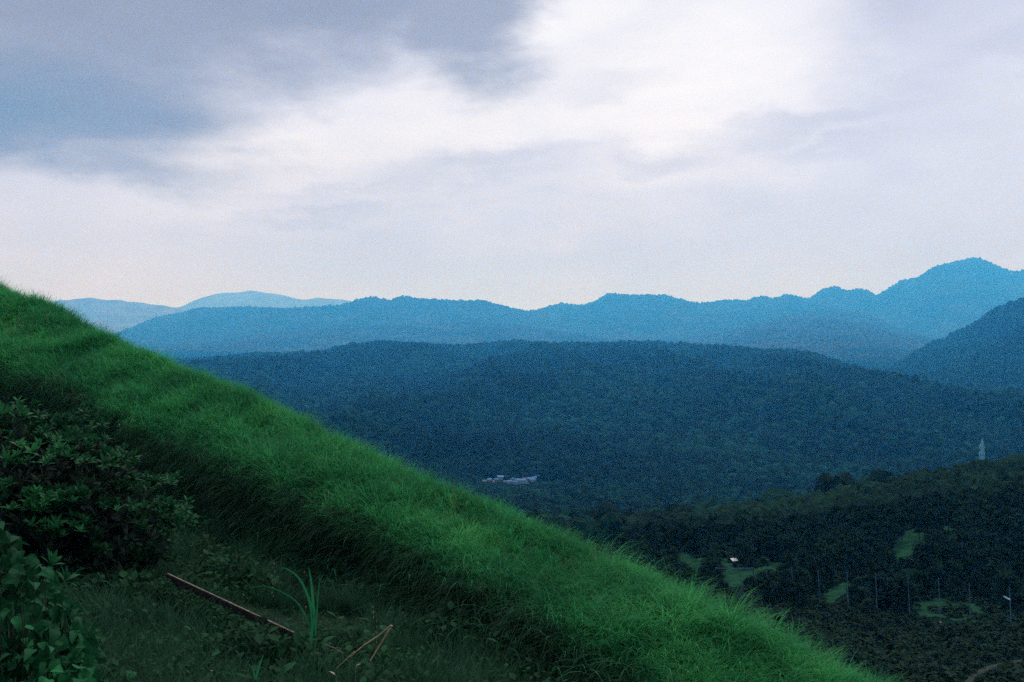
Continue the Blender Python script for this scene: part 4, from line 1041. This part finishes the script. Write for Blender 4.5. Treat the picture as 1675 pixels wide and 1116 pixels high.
# ------------------------------------------------------------------ tall blades, dry stalks and small plants
def clump(name, base, blades, label, mat=M_arch):
    """a grass clump drawn blade by blade: each blade a list of pixels at one depth"""
    b = Vector(base); t = empty(name, tuple(b))
    for (pix, D_, w) in blades:
        m = MB(); pts = [Vector(at(x, y, D_ + dd)) - b for (x, y), dd in zip(pix, np.linspace(0, -0.25, len(pix)))]
        dense = []
        for i in range(len(pts) - 1):
            p0, p1, p2, p3 = pts[max(i - 1, 0)], pts[i], pts[i + 1], pts[min(i + 2, len(pts) - 1)]
            for q in range(4):
                u = q / 4; dense.append(0.5 * ((2 * p1) + (p2 - p0) * u + (2 * p0 - 5 * p1 + 4 * p2 - p3) * u * u + (3 * p1 - p0 - 3 * p2 + p3) * u ** 3))
        dense.append(pts[-1]); vs_, fs = [], []
        for i, p in enumerate(dense):
            tt = i / (len(dense) - 1); tn = (dense[min(i + 1, len(dense) - 1)] - dense[max(i - 1, 0)]).normalized()
            sd2 = tn.cross(Vector((0, 1, 0.35))).normalized(); ww = w * (1 - tt ** 2) + 0.001
            vs_ += [p - sd2 * ww, p + Vector((0, 0.006, -0.004)), p + sd2 * ww]
            if i: a = 3 * i - 3; fs += [(a, a + 1, a + 4, a + 3), (a + 1, a + 2, a + 5, a + 4)]
        m.add(vs_, fs); link('blade', m.mesh('tall_blade', mat), t)
    return tag(t, label, 'grass clump')
b0 = at(513, 1015, 14.6); b0[2] = spur_z(b0[0], b0[1])
clump('tall_grass_clump', b0, [([(515, 1040), (512, 985), (509, 950), (504, 925)], 14.6, 0.022), ([(513, 1040), (508, 990), (492, 950), (470, 931), (458, 930)], 14.6, 0.020), ([(512, 1035), (490, 990), (460, 968), (430, 959), (405, 963)], 14.5, 0.012),
     ([(508, 1050), (512, 1020), (517, 994)], 14.2, 0.020), ([(516, 1040), (520, 980), (524, 935)], 14.7, 0.010)], 'clump of tall arching green blades right of the beam end')
b0 = at(420, 1092, 12.4); b0[2] = spur_z(b0[0], b0[1])
clump('single_blade_clump', b0, [([(419, 1112), (424, 1090), (432, 1070)], 12.4, 0.014), ([(417, 1112), (414, 1095), (402, 1082)], 12.4, 0.008)], 'short pale teal blade standing below the wooden beam', M_arch)
b0 = at(752, 1075, 15.5); b0[2] = spur_z(b0[0], b0[1])
clump('lone_tall_blade', b0, [([(754, 1080), (750, 1000), (747, 955)], 15.5, 0.015), ([(752, 960), (758, 940), (764, 927)], 15.4, 0.012), ([(754, 1080), (770, 1040), (776, 1010), (772, 980)], 15.6, 0.008)], 'lone upright blade in the dark hollow under the brow', M_long)
def stalk(name, base, runs, label, mat, cat):
    b = Vector(base); t = empty(name, tuple(b))
    for pix, D_, r0, r1 in runs:
        m = MB(); pts = [Vector(at(x, y, D_)) - b for x, y in pix]; m.tube(pts, list(np.linspace(r0, r1, len(pts))), 6); link('stem', m.mesh('stalk_stem', mat), t)
    return tag(t, label, cat)
b0 = at(607, 1085, 13.4); b0[2] = spur_z(b0[0], b0[1])
stalk('broken_dry_stalk', b0, [([(640, 1023), (618, 1041), (596, 1055), (572, 1075)], 13.2, 0.016, 0.009), ([(641, 1023), (628, 1045), (606, 1081)], 13.3, 0.015, 0.010), ([(580, 1066), (565, 1080), (551, 1093)], 13.1, 0.010, 0.006)], 'pale dry stalk snapped into an upside-down V in the weeds', M_dry, 'dry stalk')
b0 = at(548, 1062, 13.8); b0[2] = spur_z(b0[0], b0[1])
stalk('fallen_twig', b0, [([(532, 1054), (546, 1060), (562, 1069)], 13.6, 0.010, 0.007), ([(546, 1060), (556, 1059)], 13.6, 0.006, 0.003)], 'thin brown twig lying left of the broken dry stalk', M_twig, 'twig')
def bud_spike(base_px, D_, n, label):
    b = Vector(at(*base_px, D_)); b.z = spur_z(b.x, b.y); t = empty('seed_spike', tuple(b)); h = Vector(at(base_px[0], base_px[1] - 45, D_)) - b
    m = MB(); m.tube([(0, 0, -0.05), h * 0.5 + Vector((0.02, 0, 0)), h], [0.006, 0.005, 0.003], 5); link('stem', m.mesh('spike_stem', M_weed), t)
    m = MB()
    for i in range(n):
        c = h * (0.62 + 0.4 * i / n) + Vector((random.uniform(-0.03, 0.03), random.uniform(-0.03, 0.03), 0))
        m.tube([c, c + Vector((0.004, 0, 0.02)), c + Vector((0, 0, 0.04))], [0.003, 0.009, 0.003], 6)
    link('seed_head', m.mesh('spike_head', M_dry), t); return tag(t, label, 'seed spike')
bud_spike((447, 965), 17.0, 9, 'yellowish seed spike at the right end of the ledge grass')
bud_spike((500, 960), 15.5, 3, 'small pale bud above the tall arching blades')
bud_spike((613, 1035), 14.5, 8, 'tan seed spike just above the broken dry stalk')
for x, y, D_, s, lab in ((343, 1100, 11.6, 1.0, 'curled straw-coloured leaf beside the heart-leaved creeper'), (583, 1090, 12.6, 0.6, 'small pale fallen leaf below the broken dry stalk'), (548, 1104, 12.3, 0.8, 'fallen pale leaf left of the bottom twigs')):
    p = Vector(at(x, y, D_)); z = spur_z(p.x, p.y)
    m = MB(); m.leaf([(0.004, 0), (0.022, 0.03), (0.016, 0.07), (0.001, 0.1)], Matrix.Rotation(0.9, 4, 'X'), 0, 5); m.tube([(0, 0, 0), (0.01, -0.02, -0.02), (0.01, -0.03, min(-0.05, (z - p.z) / s))], [0.003, 0.003, 0.003], 4)
    o = link('dry_leaf', m.mesh('dry_leaf', M_dry), None, tuple(p)); o.scale = (s, s, s); o.rotation_euler.z = x; tag(o, lab, 'leaf')

# ------------------------------------------------------------------ haze
hz, nt = new_mat('haze')
pv = nt.nodes.new('ShaderNodeVolumePrincipled')
pv.inputs['Color'].default_value = (0.05, 0.43, 1.0, 1); pv.inputs['Absorption Color'].default_value = (1, 1, 1, 1)
pv.inputs['Density'].default_value = 0.000118; pv.inputs['Anisotropy'].default_value = 0.45
oo = nt.nodes.new('ShaderNodeOutputMaterial'); nt.links.new(pv.outputs[0], oo.inputs['Volume'])
m = MB(); m.box((0, 13000, 335), (32000, 28000, 590))
ho = tag(link('haze', m.mesh('haze', hz)), 'blue haze hanging over the valley and mountains', 'haze', kind='stuff')
